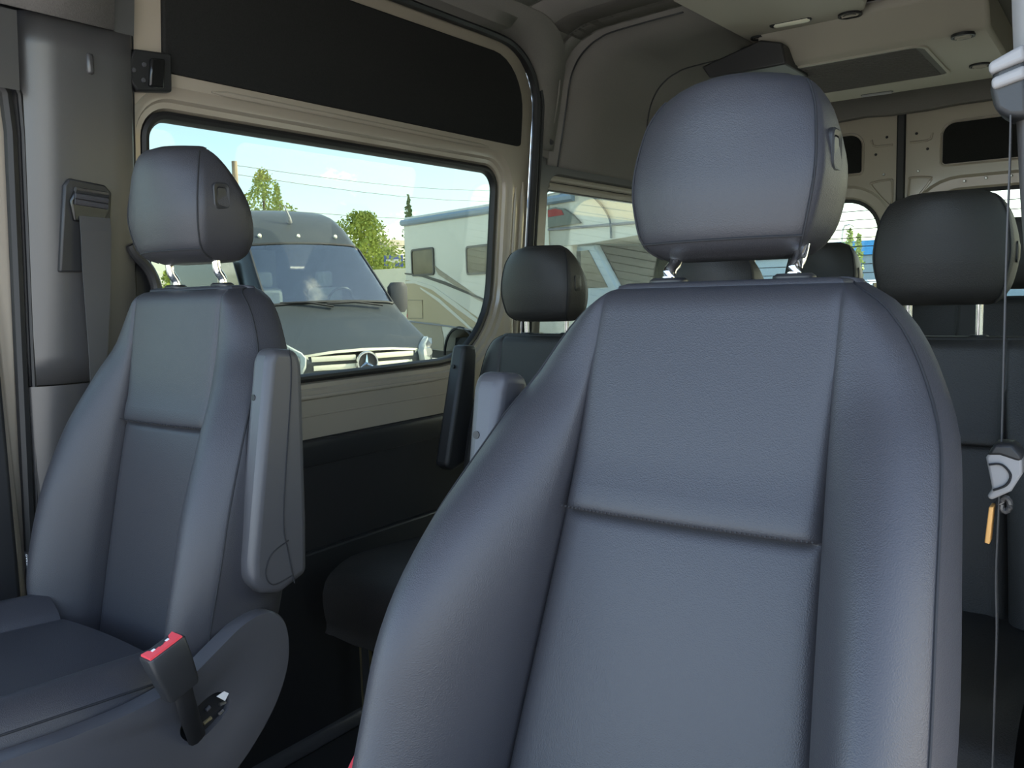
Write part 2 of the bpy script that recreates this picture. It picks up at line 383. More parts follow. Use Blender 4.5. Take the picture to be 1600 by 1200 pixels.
# hinge bracket at the top front corner
br = [on_x(u, v, wx(1.54) + 0.01) for u, v in ((204, 78), (262, 86), (266, 145), (212, 143), (198, 124), (198, 92))]
bk = obj('hinge_bracket', MB().prism([(wx(q.z) + 0.002, q.y, q.z) for q in br], (0.020, 0, 0)), BLACK, door, bevel=0.004)
brc = [on_x(u, v, wx(1.54) + 0.03) for u, v in ((236, 90), (258, 92), (259, 138), (236, 134))]
obj('bracket_cover', MB().prism([(wx(q.z) + 0.018, q.y, q.z) for q in brc], (0.012, 0, 0)), GLOSSBLK, bk, bevel=0.004)
for u, v in ((209, 109), (225, 101), (225, 125)):
    q = on_x(u, v, wx(1.54) + 0.022)
    obj('screw', MB().disc((wx(q.z) + 0.02, q.y, q.z), (1, 0, 0), 0.0055, 0.005, 12, 0.004), PLASTIC, bk)
# inside pull handle on the front edge of the door
hp = catmull([on_x(u, v, wx(1.1) + 0.03) for u, v in ((203, 383), (212, 398), (232, 420), (244, 448), (246, 480))], 6)
obj('door_handle', MB().tube(hp, 0.012, 10), PLASTIC_D, door)
hb = [on_x(u, v, wx(1.1) + 0.004) for u, v in ((199, 385), (206, 388), (226, 420), (240, 455), (244, 500), (199, 500))]
obj('handle_housing', MB().prism([(wx(q.z) + 0.0, q.y, q.z) for q in hb], (0.016, 0, 0)), BLACK, door, bevel=0.004)

# ---- passenger-side B-pillar trim, header trim, front door frame
def pillar(mbx, z0, z1, cols, n=12):
    loops = []
    for i in range(n + 1):
        z = z0 + (z1 - z0) * i / n
        loops.append([(wx(z) + dx, y, z) for (y, dx) in cols])
    return mbx.loft(loops, closed=False)
COLS = [(-0.150, -0.075), (-0.138, -0.050), (-0.125, -0.020), (-0.105, 0.004), (-0.080, 0.018), (-0.05, 0.024), (0.0, 0.026), (0.05, 0.026), (0.094, 0.026), (0.100, 0.02), (0.100, -0.03)]
t1 = struct(obj('trim_1', pillar(MB(), 0.8935, 1.600, COLS), TRIMP, angle=60), 'dark grey B-pillar trim beside passenger seat')
s_ = t1.modifiers.new('thick', 'SOLIDIFY'); s_.thickness = 0.004; s_.offset = -1
COLS2 = [(y - 0.004, d + (0.006 if d > 0 else 0)) for y, d in COLS]
t2 = struct(obj('trim_2', pillar(MB(), FZ, 0.8915, COLS2), TRIMP, angle=60), 'lower B-pillar trim')
# grab slot and belt opening on the pillar
q = on_x(143, 97, wx(1.55) + 0.03)
obj('pillar_clip', MB().box((wx(q.z) + 0.015, q.y - 0.007, q.z - 0.022), (wx(q.z) + 0.032, q.y + 0.007, q.z + 0.018)), TRIMP, t1, bevel=0.005)
XP = wx(1.25) + 0.026
def pil(u, v, o=0.0): 
    q = on_x(u, v, XP); return (wx(q.z) + 0.026 + o, q.y, q.z)
bz = [pil(u, v) for u, v in ((96, 290), (104, 279), (160, 290), (171, 302), (172, 425), (96, 425))]
obj('belt_bezel', MB().prism([(a - 0.006, b, c) for a, b, c in bz], (0.014, 0, 0)), PLASTIC_D, t1, bevel=0.004)
obj('belt_slot', MB().prism([pil(u, v, 0.004) for u, v in ((104, 315), (112, 294), (158, 302), (165, 330), (158, 350), (112, 346))], (0.012, 0, 0)), GLOSSBLK, t1, bevel=0.003)
for k in range(3):
    a = pil(110, 298 + 9 * k, 0.016); b = pil(161, 306 + 9 * k, 0.016)
    obj('slot_slat', MB().tube([a, b], 0.006, 8), STEEL if k == 0 else PLASTIC, t1)
belt = MB().loft([[pil(u0, v0, o), pil(u1, v1, o), pil(u1, v1, o - 0.002), pil(u0, v0, o - 0.002)] for (u0, v0, u1, v1, o) in
        ((118, 338, 166, 342, 0.018), (119, 362, 166, 362, 0.024), (123, 420, 167, 420, 0.028), (130, 480, 168, 478, 0.03), (140, 560, 168, 545, 0.03), (148, 640, 168, 640, 0.03))], True, True, True)
o = tag(obj('seat_belt', belt, WEB, smooth=False), 'grey seat belt webbing hanging from the passenger side pillar slot', 'seat belt')
# upper fabric header above pillar
HZ = 1.594
def topcurve(y):
    return [(wx(1.594) + 0.03, y, 1.594), (wx(1.65) + 0.034, y, 1.65), (wx(1.72) + 0.036, y, 1.72), (wx(1.80) + 0.05, y, 1.80), (-0.715, y, 1.87), (-0.64, y, 1.905)]
mb = MB().loft([topcurve(y) for y in (-0.9, -0.4, -0.1, 0.055)], closed=False)
t3 = struct(obj('trim_3', mb, LINER_F), 'pale grey fabric header panel above the pillar')
s_ = t3.modifiers.new('thick', 'SOLIDIFY'); s_.thickness = 0.006
mb = MB().loft([[(a - 0.004, y, c) for a, y, c in topcurve(y)] for y in (0.060, 0.102)], closed=False)
obj('header_channel', mb, TRIMP, t3)
mb = MB().loft([[(wx(z) + 0.027, y, z) for (y, z) in ((-0.9, z_), (-0.2, z_), (-0.125, z_))] for z_ in (1.45, 1.590)], closed=False)
obj('header_corner', mb, TRIMP, t3)
# passenger front door: painted frame, seal, dark panel, glass
fd = (-1.05, -0.128, FZ, 1.50, (0.02, 0.02, 0.10, 0.05)); fw = (-1.0, -0.172, 0.93, 1.45, (0.03, 0.05, 0.08, 0.05))
mb = MB().loft([wl(inset(fd, 0), -0.06), wl(inset(fd, 0), -0.03), wl(inset(fd, 0.006), -0.025), wl(inset(fw, -0.005), -0.025), wl(inset(fw, 0.004), -0.035), wl(inset(fw, 0.004), -0.06)])
d2 = struct(obj('door_2', mb, BEIGE), 'passenger front door with beige painted frame')
obj('window_pane', MB().loft([wl(inset(fw, -0.01), -0.05), wl(inset(fw, -0.01), -0.053)], True, True, True), TINT_B, d2, smooth=False)
obj('door_seal', MB().tube([(wx(z) - 0.010, y, z) for y, z in ((-0.30, 1.507), (-0.20, 1.504), (-0.155, 1.485), (-0.135, 1.45), (-0.128, 1.38), (-0.127, 1.0), (-0.128, 0.5), (-0.13, 0.0))], 0.012, 8), BLACK, d2)
obj('door_seal', MB().tube([(wx(z) - 0.004, y, z) for y, z in ((-0.30, 1.528), (-0.19, 1.522), (-0.135, 1.50), (-0.112, 1.45), (-0.108, 1.38), (-0.107, 1.0), (-0.108, 0.5), (-0.11, 0.0))], 0.006, 8), BLACK, d2)
obj('inner_panel', MB().box((wx(0.6) - 0.03, -1.04, FZ), (wx(0.6) + 0.02, -0.162, 0.925)), PLASTIC_D, d2, bevel=0.01)

# ------------------------------------------------------------------ rear doors
RY = 3.175
def rl(pts, off): return [(x, RY - off, z) for x, z in pts]
def rear_leaf(name, sg, label):
    def mir(p): return [(sg * x, z) for x, z in p]
    o_ = (0.018, 0.80, FZ, 1.80, (0.004, 0.004, 0.06, 0.01)); w = (0.085, 0.68, 0.62, 1.435, (0.08, 0.08, 0.13, 0.15))
    mb = MB().loft([rl(mir(inset(o_, 0)), -0.04), rl(mir(inset(o_, 0)), 0.0), rl(mir(inset(w, -0.062)), 0.0), rl(mir(inset(w, -0.05)), -0.012), rl(mir(inset(w, -0.012)), -0.016), rl(mir(inset(w, 0)), -0.028), rl(mir(inset(w, 0)), -0.045)])
    d = struct(obj(name, mb, BEIGE, angle=30), label)
    obj('window_seal', MB().loft([rl(mir(inset(w, -0.004)), -0.03), rl(mir(inset(w, -0.002)), -0.022), rl(mir(inset(w, 0.014)), -0.026), rl(mir(inset(w, 0.014)), -0.036)]), BLACK, d)
    obj('window_pane', MB().loft([rl(mir(inset(w, 0.004)), -0.038), rl(mir(inset(w, 0.004)), -0.041)], True, True, True), TINT_B, d, smooth=False)
    hl = MB()
    for k in range(18):
        z = 0.70 + 0.04 * k
        hl.box((min(sg * 0.10, sg * 0.66), RY + 0.034, z), (max(sg * 0.10, sg * 0.66), RY + 0.037, z + 0.0035))
    h_ = obj('heater_lines', hl, BLACK, d, smooth=False); h_['kind'] = 'stuff'
    f_ = (0.165, 0.72, 1.548, 1.715, (0.012, 0.02, 0.03, 0.05))
    obj('felt_panel', MB().loft([rl(mir(inset(f_, 0)), 0), rl(mir(inset(f_, 0)), 0.008), rl(mir(inset(f_, 0.004)), 0.01)], True, False, True), FELT, d)
    fr = inset(f_, -0.008)
    obj('panel_bead', MB().tube([(x, y, z) for x, y, z in rl(mir(fr), 0.002)] + [rl(mir(fr), 0.002)[0]], 0.004, 6), BEIGE, d)
    tri = catmull([(sg * 0.035, RY, 1.40), (sg * 0.035, RY, 1.49), (sg * 0.045, RY, 1.505), (sg * 0.11, RY, 1.500), (sg * 0.12, RY, 1.485), (sg * 0.06, RY, 1.41)], 5, True)
    obj('pressed_rib', MB().tube([tuple(q) for q in tri] + [tuple(tri[0])], 0.0055, 6), BEIGE, d)
    obj('pressed_rib', MB().tube([(sg * 0.035, RY, 1.655), (sg * 0.10, RY, 1.655), (sg * 0.118, RY, 1.662), (sg * 0.124, RY, 1.685)], 0.005, 6), BEIGE, d)
    for (x, z) in ((0.06, 1.69), (0.105, 1.62), (0.07, 1.53), (0.25, 1.47), (0.33, 1.475), (0.42, 1.475)):
        obj('rivet', MB().disc((sg * x, RY - 0.001, z), (0, -1, 0), 0.006, 0.004, 10, 0.003), BLACK if z > 1.6 else STEEL, d)
    return d
rear_leaf('door_3', -1, 'beige painted rear door leaf, passenger side')
rear_leaf('door_4', 1, 'beige painted rear door leaf, driver side')
struct(obj('trim_4', MB().box((-0.018, RY - 0.012, FZ), (0.018, RY + 0.03, 1.80)), BLACK, bevel=0.006), 'black seal strip between the rear door leaves')
# header above rear doors
hd = [(-0.80, 1.775), (-0.3, 1.775), (-0.14, 1.782), (-0.05, 1.775), (0.10, 1.775), (0.22, 1.782), (0.80, 1.782), (0.80, 1.96), (-0.80, 1.96)]
struct(obj('trim_5', MB().prism([(x, RY - 0.06, z) for x, z in hd], (0, 0.05, 0)), LINER, bevel=0.004), 'dark header over the rear doors')
struct(obj('wall_front', MB().prism([(-wx(z) + .0, -.11, z) for z in (FZ, .62, 1.86)] + [(-wx(z) + .05, -.11, z) for z in (1.86, .62, FZ)], (0, .33, 0)), BEIGE, smooth=False), 'painted driver side pillar body')
struct(obj('trim_8', MB().prism([(wx(1.5) - .03, -1.05, 1.495), (wx(1.86) - .03, -1.05, 1.86), (wx(1.86) - .04, -1.05, 1.86), (wx(1.5) - .04, -1.05, 1.495)], (0, 1.16, 0)).prism([(wx(FZ) - .06, -.13, FZ), (wx(1.86) - .07, -.13, 1.86), (wx(1.86) - .08, -.13, 1.86), (wx(FZ) - .07, -.13, FZ)], (0, .235, 0)), TRIMP, smooth=False), 'outer body side behind the pillar trim')
struct(obj('wall_back', MB().box((-0.95, RY + 0.0, FZ), (-0.79, RY + 0.04, 1.96)).box((0.79, RY, FZ), (0.95, RY + 0.04, 1.96)).box((-0.8, RY, 1.79), (0.8, RY + 0.04, 1.97)), TRIMP, smooth=False), 'rear frame of the van body')

# ------------------------------------------------------------------ roof console and air-conditioning unit
con = empty('roof_console', (0, 2.0, 1.90), 'beige-grey roof console with long reading lamp and round vents on the ceiling', 'roof console')
ZC = 1.895
mb = MB()
outl = [(-0.285, 1.50), (0.165, 1.50), (0.165, 1.90), (0.14, 1.97), (0.06, 2.04), (-0.05, 2.10), (-0.18, 2.13), (-0.26, 2.12)]
mb.prism([(x, y, ZC) for x, y in outl], (0, 0, 0.045))
obj('housing', mb, CONSOLE, con, bevel=0.008)
a, b = on_z(1203, 41, ZC), on_z(1268, 28, ZC)
lmp = obj('reading_lamp', MB().tube([a, a.lerp(b, .05), a.lerp(b, .95), b], [0.008, 0.016, 0.016, 0.008], 12, 0.35), BLACK, con)
a2 = a.lerp(b, 0.10); b2 = a.lerp(b, 0.96)
obj('lamp_lens', MB().tube([a2 - Vector((0, 0, .004)), a2.lerp(b2, .06) - Vector((0, 0, .004)), a2.lerp(b2, .94) - Vector((0, 0, .004)), b2 - Vector((0, 0, .004))], [0.006, 0.012, 0.012, 0.006], 12, 0.35), LENS, lmp)
def roof_round(parent, u, v, z, r, name, slots):
    c = on_z(u, v, z)
    o = obj(name, MB().ring(c + Vector((0, 0, 0.003)), (0, 0, -1), r, r * 0.80, 0.009, 24), BLACK, parent)
    obj('vent_face', MB().disc(c + Vector((0, 0, 0.002)), (0, 0, -1), r * 0.80, 0.006, 20, r * 0.74), CONSOLE if slots < 2 else BLACK, o)
    for k in range(slots):
        y = (k - (slots - 1) / 2) * r * 0.4
        w_ = math.sqrt(max(0.05, 0.72 ** 2 - (y / r) ** 2)) * r * 0.95
        obj('vent_slat', MB().tube([c + Vector((-w_, y, -0.006)), c + Vector((w_, y, -0.006))], r * 0.09, 6), CONSOLE, o)
    if slots < 2:
        obj('inner_ring', MB().ring(c + Vector((0, 0, -0.003)), (0, 0, -1), r * 0.55, r * 0.48, 0.003, 20), PLASTIC_D, o)
    return c
roof_round(con, 1252, 50, ZC, 0.030, 'round_vent', 1)
roof_round(con, 1328, 22, ZC, 0.036, 'round_vent', 1)
roof_round(con, 1184, 58, ZC, 0.024, 'round_vent', 0)
# AC unit
ac = empty('roof_air_unit', (0, 2.45, 1.80), 'grey ceiling air-conditioning unit with dark mesh grille ahead of the rear doors', 'air conditioner')
ZA = 1.80
sec = [(2.00, 1.90), (2.06, 1.845), (2.085, 1.812), (2.10, ZA), (2.80, ZA), (2.84, 1.815), (2.86, 1.86), (2.86, 1.93), (2.00, 1.93)]
obj('housing', MB().prism([(-0.22, y, z) for y, z in sec], (0.69, 0, 0)).prism([(-0.38, y, z) for y, z in ((2.24, 1.93), (2.24, 1.82), (2.26, ZA), (2.80, ZA), (2.84, 1.815), (2.86, 1.86), (2.86, 1.93))], (0.165, 0, 0)), CONSOLE, ac, bevel=0.012)
gf = rrect(-0.29, 0.285, 2.12, 2.60, (0.03, 0.05, 0.03, 0.03))
gi = rrect(-0.28, 0.275, 2.132, 2.588, (0.025, 0.045, 0.025, 0.025))
gr = obj('intake_grille', MB().loft([[(x, y, ZA) for x, y in gf], [(x, y, ZA - 0.006) for x, y in gf], [(x, y, ZA - 0.006) for x, y in gi], [(x, y, ZA - 0.002) for x, y in gi]], True, False, True), CONSOLE, ac)
gm = MB().loft([[(x, y, ZA - 0.0025) for x, y in gi], [(x, y, ZA - 0.004) for x, y in gi]], True, True, True)
obj('mesh_screen', gm, GRILLE, gr)
sl = MB()
for k in range(24):
    y = 2.15 + k * 0.0185
    sl.box((-0.26, y, ZA - 0.0065), (0.255, y + 0.005, ZA - 0.0035))
o = obj('mesh_bars', sl, GRILLE, gr, smooth=False); o['kind'] = 'stuff'
roof_round(ac, 1505, 55, ZA, 0.034, 'round_vent', 3)
roof_round(ac, 1531, 101, ZA, 0.034, 'round_vent', 3)
a, b = on_z(1345, 149, ZA), on_z(1396, 142, ZA)
l2 = obj('rear_lamp', MB().tube([a, a.lerp(b, .06), a.lerp(b, .94), b], [0.006, 0.015, 0.015, 0.006], 12, 0.35), TRIMP, ac)
obj('lamp_lens', MB().tube([a.lerp(b, .05) - Vector((0, 0, .004)), a.lerp(b, .95) - Vector((0, 0, .004))], 0.010, 12, 0.35), TRIM_L, l2)
# dark end of the side duct left of the unit
obj('side_duct', MB().prism([on_y(u, v, 1.99) for u, v in ((1096, 104), (1188, 62), (1222, 66), (1228, 100), (1165, 112), (1108, 122))], (0, .24, 0)), PLASTIC_D, ac, bevel=0.006)

# ------------------------------------------------------------------ seats
def lat_samples(wi_, w_, n1=14, n2=16):
    """lateral coordinates across the front, denser near the seam"""
    g = [wi_ * k / n1 for k in range(n1)]
    near = [wi_ - .012, wi_ - .006, wi_ - .0025, wi_, wi_ + .0025, wi_ + .006, wi_ + .012]
    out_ = [wi_ + .02 + (w_ - wi_ - .02) * k / n2 for k in range(n2 + 1)]
    r = sorted([x for x in g if x < wi_ - .014] + near + out_)
    return [-x for x in reversed(r) if x > 0] + r
WTAB = [(-.62, .225), (-.58, .245), (-.52, .260), (-.40, .270), (-.27, .262), (-.15, .236), (-.09, .208), (-.045, .182), (-.02, .160), (-.008, .142), (0, .128)]
WITAB = [(-.62, .162), (-.50, .156), (-.25, .139), (-.10, .131), (0, .129)]
BTAB = [(-.62, .085), (-.50, .108), (-.38, .100), (-.25, .070), (-.15, .030), (-.09, .006), (0, .0)]
def backrest_mesh(cx, ytop, zt, k, curve=0.0, wsc=1.0, wtab=WTAB, bsc=1.0, bl=1.0, br=1.0, wrs=1.0, crease=-.235, hh=0.62, depth=.098):
    zs = []
    z = -hh
    base = [-hh + i * .016 for i in range(int(hh / .016))] + [-.026, -.018, -.012, -.008, -.004, -.0015, 0]
    base += [crease + d for d in (-.03, -.02, -.012, -.007, -.003, 0, .003, .007, .012, .02, .03)]
    zs = sorted(set(round(q, 5) for q in base))
    loops = []; edge = []
    for z in zs:
        w = interp(wtab, z) * wsc; wi_ = min(interp(WITAB, z) * wsc, w - .03) if z < -.03 else interp(WITAB, z) * wsc
        wi_ = min(wi_, w - .004)
        bo = interp(BTAB, z) * bsc
        yc = ytop - k * (-z) - curve * math.sin(PI * min(1, -z / .6)) 
        topr = .022 * (1 - math.sqrt(max(0, 1 - (max(0, z + .022) / .022) ** 2)))
        lp = []
        lat = lat_samples(interp(WITAB, z) * wsc, interp(wtab, -.3) * wsc)
        nl = len(lat); wref = interp(wtab, -.3) * wsc; wir = interp(WITAB, z) * wsc
        for x in lat:
            ax = abs(x); sg = 1 if x >= 0 else -1
            w_s = w * (1 - (1 - wrs) * sstep(.05, .27, -z)) if sg > 0 else w
            if ax <= wir: xx = ax * wi_ / wir
            else: xx = wi_ + (ax - wir) * (w_s - wi_) / (wref - wir)
            if xx <= wi_:
                y = yc + .010 * (1 - (xx / wi_) ** 2) * -0.6
                dz = z - crease
                e = sstep(0, .012, wi_ - xx)
                y += e * (.0045 * math.exp(-(dz / .0035) ** 2))
                if dz > 0: y -= e * .004 * math.exp(-((dz - .02) / .022) ** 2)
                else: y += e * .006 * math.exp(-(-dz / .045))
                y += .006 * sstep(.05, .25, -z) * sstep(.02, 0, wi_ - xx)
            else:
                t = (xx - wi_) / max(w_s - wi_, 1e-4)
                y = yc - bo * (br if sg > 0 else 1 + (bl - 1) * (1 + .75 * math.exp(-((z + .28) / .10) ** 2))) * math.sin(PI * min(1, t * .74 + .02)) ** .85 + .030 * t ** 3 * (1 - sstep(.02, .3, -z) * .3)
            gd = .003 + .005 * sstep(.06, .3, -z)
            y += gd * math.exp(-((xx - wi_) / .0035) ** 2)
            lp.append((cx + sg * xx, y + topr, zt + z))
        ymn = yc + depth
        edge.append((lp[0], lp[-1]))
        sgw = w
        def sidepts(w0, yl):
            o = []
            for f in (0.06, 0.14, .3, .5, .7, .86, .96):
                xx = w0 + .008 * math.sin(PI * min(1, f * 1.02)) - .03 * max(0, (f - .6) / .4) ** 2
                o.append((xx, yl + (ymn - topr - yl) * f))
            return o
        right = sidepts(lp[-1][0] - cx, lp[-1][1]); left = sidepts(cx - lp[0][0], lp[0][1])
        lp += [(cx + xx, y, zt + z) for xx, y in right]
        nb = 9
        xb = min(right[-1][0], left[-1][0]) - .012
        lp += [(cx + xb - 2 * xb * q / (nb - 1), ymn - topr + .006 * math.sin(PI * q / (nb - 1)), zt + z) for q in range(nb)]
        lp += [(cx - xx, y, zt + z) for xx, y in reversed(left)]
        loops.append(lp)
    mbx = MB().loft(loops, True, True, False)
    # top: strips from front edge to the back edge
    top = loops[-1]; n = len(top)
    cy = sum(p[1] for p in top) / n
    l2 = [(cx + (p[0] - cx) * .985, p[1] + (cy - p[1]) * .06, zt + .0035) for p in top]
    l3 = [(cx + (p[0] - cx) * .9, p[1] + (cy - p[1]) * .5, zt + .006) for p in top]
    mbx.loft([top, l2, l3], True, False, True)
    return mbx, edge, zs
def headrest_mesh(cx, yb, zb, k=0.0, h=.190, ws=1.0):
    """rounded block: convex front, seam, side wall, slanted back"""
    rows = 26; loops = []; seamL = []; seamR = []; bot = []
    for i in range(rows + 1):
        t = i / rows; z = h * (0.5 - 0.5 * math.cos(PI * t))      # denser at both ends
        q = z / h
        ws_ = ws * interp([(0, .080), (.06, .090), (.16, .097), (.45, .105), (.75, .099), (.9, .088), (.97, .077), (1, .062)], q)   # seam half width
        wm = ws_ + interp([(0, .003), (.2, .010), (.5, .012), (.8, .008), (1, .002)], q)
        yf = interp([(0, -.052), (.05, -.074), (.14, -.088), (.45, -.099), (.75, -.100), (.92, -.095), (.98, -.086), (1, -.076)], q)   # front centre
        ef = interp([(0, .020), (.5, .028), (.8, .040), (1, .050)], q); ys = yf + ef                                              # seam line
        yr = interp([(0, .034), (.05, .048), (.2, .056), (.45, .046), (.62, .030), (.78, .009), (.9, -.007), (.97, -.020), (1, -.030)], q)
        yr = max(yr, ys + .012)
        lp = []
        nf = 17
        for j in range(nf):
            a = -1 + 2 * j / (nf - 1)
            lp.append((cx + ws_ * a, yb + yf + ef * abs(a) ** 2.2 , zb + z))
        sd_ = []
        for f in (.03, .08, .2, .4, .6, .8, .93, 1.0):
            rr_ = math.sin(PI * min(1, .15 + f * .72)) ** .6
            sd_.append((ws_ - .002 + (wm - ws_) * rr_ - .045 * max(0, (f - .72) / .28) ** 2.2, yb + ys + .004 + (yr - ys - .004) * (1 - (1 - f) ** 1.15)))
        lp += [(cx + x, y, zb + z) for x, y in sd_]
        xe = sd_[-1][0]
        lp += [(cx + xe - 2 * xe * m_ / 6, yb + yr + .008 * math.sin(PI * m_ / 6), zb + z) for m_ in range(1, 6)]
        lp += [(cx - x, y, zb + z) for x, y in reversed(sd_)]
        lp = [(a_, b_ + k * z, c_) for a_, b_, c_ in lp]
        loops.append(lp); seamL.append(lp[0]); seamR.append(lp[nf - 1])
        if i == 5: bot = lp[:nf]
    mbx = MB().loft(loops, True, False, False)
    for lp, s_ in ((loops[0], -1), (loops[-1], 1)):
        c = [sum(p[i] for p in lp) / len(lp) for i in range(3)]
        l1 = [(c[0] + (p[0] - c[0]) * .9, c[1] + (p[1] - c[1]) * .8, p[2] + s_ * .003) for p in lp]
        mbx.loft([lp, l1] if s_ > 0 else [l1, lp], True, s_ < 0, s_ > 0)
    return mbx, seamL, seamR, bot
def out_off(p, cx, cy, d):
    v = Vector((p[0] - cx, p[1] - cy, 0)); v.normalize(); return Vector(p) + v * d

def front_seat(cx, inner, ytop, zt, k, curve, label, hr_dy, hr_z, shell, bl=1.0, br=1.0, wrs=1.0, ao=.280, hk=0.0, hx=0.0, hw=1.0):
    r = empty('front_seat', (cx, ytop - .05, FZ), label, 'car seat', 'front seats')
    mbx, edge, zs = backrest_mesh(cx, ytop, zt, k, curve, bl=bl, br=br, wrs=wrs)
    b = obj('backrest', mbx, LEATHER, r, angle=75)
    # piping along both front edges and over the top
    pts = [Vector(e[0]) for e in edge[2:]] + [Vector(e[1]) for e in reversed(edge[2:])]
    obj('seam_piping', MB().tube([p + Vector((0, -.0005, 0)) for p in pts], .0016, 6), SEAM, b)
    # stitched holes along the crease
    st = MB(); zc = zt - .235
    for i in range(58):
        x = -.132 + .264 * i / 57
        yy = ytop - k * .235 - curve * math.sin(PI * .235 / .6) - .006 * (1 - (x / .139) ** 2) - .0035
        st.disc((cx + x, yy, zc + .006), (0, -1, .3), .0011, .0012, 6)
    o = obj('stitching', st, SEAM, b, smooth=False); o['kind'] = 'stuff'
    # headrest
    mbx, sl_, sr_, bot = headrest_mesh(cx + hx, ytop + .055 + hr_dy, zt + hr_z, hk, ws=hw)
    h = obj('headrest', mbx, LEATHER, r, angle=75)
    cyh = ytop + .055
    obj('seam_piping', MB().tube([out_off(p, cx + hx, cyh + hr_dy, .0006) for p in sl_[1:-4]], .0014, 6), SEAM, h)
    obj('seam_piping', MB().tube([out_off(p, cx + hx, cyh + hr_dy, .0006) for p in sr_[1:-4]], .0014, 6), SEAM, h)
    obj('seam_piping', MB().tube([Vector(p) + Vector((0, -.0006, 0)) for p in bot], .0014, 6), SEAM, h)
    # adjuster button on the outboard... right-hand side (faces the camera's right)
    bx = cx + hx + .1105 * hw; by = ytop + .055 + hr_dy - .030 + hk * .1; bzz = zt + hr_z + .104
    ob = rrect(by - .016, by + .016, bzz - .022, bzz + .022, .009); ib = rrect(by - .009, by + .010, bzz - .014, bzz + .015, .005)
    bt = obj('adjuster_button', MB().loft([[(bx - .01, y, z) for y, z in ob], [(bx + .003, y, z) for y, z in ob], [(bx + .0045, y + (by - y) * .1, z + (bzz - z) * .1) for y, z in ob], [(bx + .003, y, z) for y, z in ib], [(bx + .0, y, z) for y, z in ib], [(bx + .003, y + (by - y) * .15, z + (bzz - z) * .15) for y, z in ib]], True, False, True), PLASTIC_D, h)
    for s_ in (-1, 1):
        post = [(cx + s_ * .0705, ytop + .045, zt - .01), (cx + s_ * .0705, ytop + .047, zt + .016), (cx + s_ * .0705, ytop + .036 + .6 * hr_dy, zt + .5 * hr_z + .012), (cx + s_ * .0705, ytop + .038 + hr_dy, zt + hr_z + .03)]
        po = obj('headrest_post', MB().tube(catmull(post, 5), .0075, 12), CHROME, r)
        obj('post_collar', MB().loft([[(cx + s_ * .0705 + x, ytop + .045 + y, zt + z) for x, y in rrect(-.021 * q, .021 * q, -.015 * q, .015 * q, .012 * q, 4, 1)] for z, q in ((-.002, 1), (.008, 1), (.011, .8))], True, True, True), PLASTIC_D, po)
    # armrest, folded up on the inner side
    ax = cx + inner * ao
    za, zb_ = zt - .094, zt - .470
    ya, yb2 = ytop - .040, ytop - .095
    prof = [(ya + .055, za - .006), (ya + .006, za + .0), (ya - .004, za - .02), (yb2, zb_ + .06), (yb2 - .002, zb_ + .028), (yb2 + .018, zb_ + .004), (yb2 + .05, zb_ - .006), (yb2 + .105, zb_ + .012), (yb2 + .11, zb_ + .10), (ya + .062, za - .03)]
    obj_a = obj('armrest', MB().prism([(ax - .022, y, z) for y, z in prof], (.044, 0, 0)), PLASTIC, r, bevel=.013, seg=4)
    xs_ = ax + inner * .0225
    obj('seam_line', MB().tube(catmull([(xs_, ya + .034, za - .004), (xs_, ya + .036, za - .05), (xs_, yb2 + .062, zb_ + .12), (xs_, yb2 + .066, zb_ + .06), (xs_, yb2 + .075, zb_ + .005)], 6), .0011, 6), SEAM, obj_a)
    obj('end_cap', MB().tube(catmull([(xs_, yb2 + .068, zb_ + .075), (xs_, yb2 + .035, zb_ + .062), (xs_, yb2 + .022, zb_ + .035), (xs_, yb2 + .035, zb_ + .014), (xs_, yb2 + .072, zb_ + .018)], 6), .0011, 6), SEAM, obj_a)
    q = (ax - inner * .0 + inner * -.006, ya - .012, za - .075)
    obj('screw_hole', MB().disc((ax - .008, ya - .0115, za - .075), (0, -1, .12), .0048, .003, 12), BLACK, obj_a)
    # cushion
    loops = []; seam = []
    for i in range(30):
        t = i / 29; y = ytop - .17 - k * .35 + .06 - .47 * t
        fr = sstep(.80, 1.0, t); lp = []
        rise = .035 * sstep(0, .25, t)
        zc0 = zt - .568 + .035 * t - .10 * fr ** 2
        lat = lat_samples(.150 + .03 * t, .255)
        for x in lat:
            axx = abs(x); wi_ = .150 + .03 * t
            if axx <= wi_: z = zc0 - .006 * (1 - (axx / wi_) ** 2) * -1
            else:
                tt = (axx - wi_) / (.255 - wi_); z = zc0 + .040 * math.sin(PI * min(1, tt * .8)) ** .8 * (1 - fr * .5) - .02 * tt ** 3
            z -= .006 * math.exp(-((axx - wi_) / .004) ** 2)
            lp.append((cx + x, y, z))
        seam.append(lp[-1] if inner > 0 else lp[0])
        ze = zt - .74
        sidez = [lp[-1][2] + (ze - lp[-1][2]) * f for f in (.15, .4, .7, 1)]
        lp += [(cx + .255 + d, y, z) for z, d in zip(sidez, (.007, .010, .006, -.01))]
        sidez = [lp[0][2] + (ze - lp[0][2]) * f for f in (.15, .4, .7, 1)]
        lp += [(cx - .255 - d, y, z) for z, d in reversed(list(zip(sidez, (.007, .010, .006, -.01))))]
        loops.append(lp)
    cu = obj('cushion', MB().loft(loops, True, True, True), LEATHER, r, angle=75)
    obj('seam_piping', MB().tube([Vector(p) + Vector((inner * .0008, 0, .0004)) for p in seam], .0016, 6), SEAM, cu)
    obj('pedestal', MB().box((cx - .20, ytop - .58, FZ), (cx + .20, ytop - .06, zt - .735)), PLASTIC_D, r, bevel=.02)
    return r
drv = front_seat(0.504, -1, -0.065, 1.052, 0.36, 0.0, 'driver seat in dark grey leather, large in the right foreground', 0.045, .032, None, hk=.16, hx=-.010, hw=.965, bl=1.45, br=1.05, wrs=.915, ao=.268)
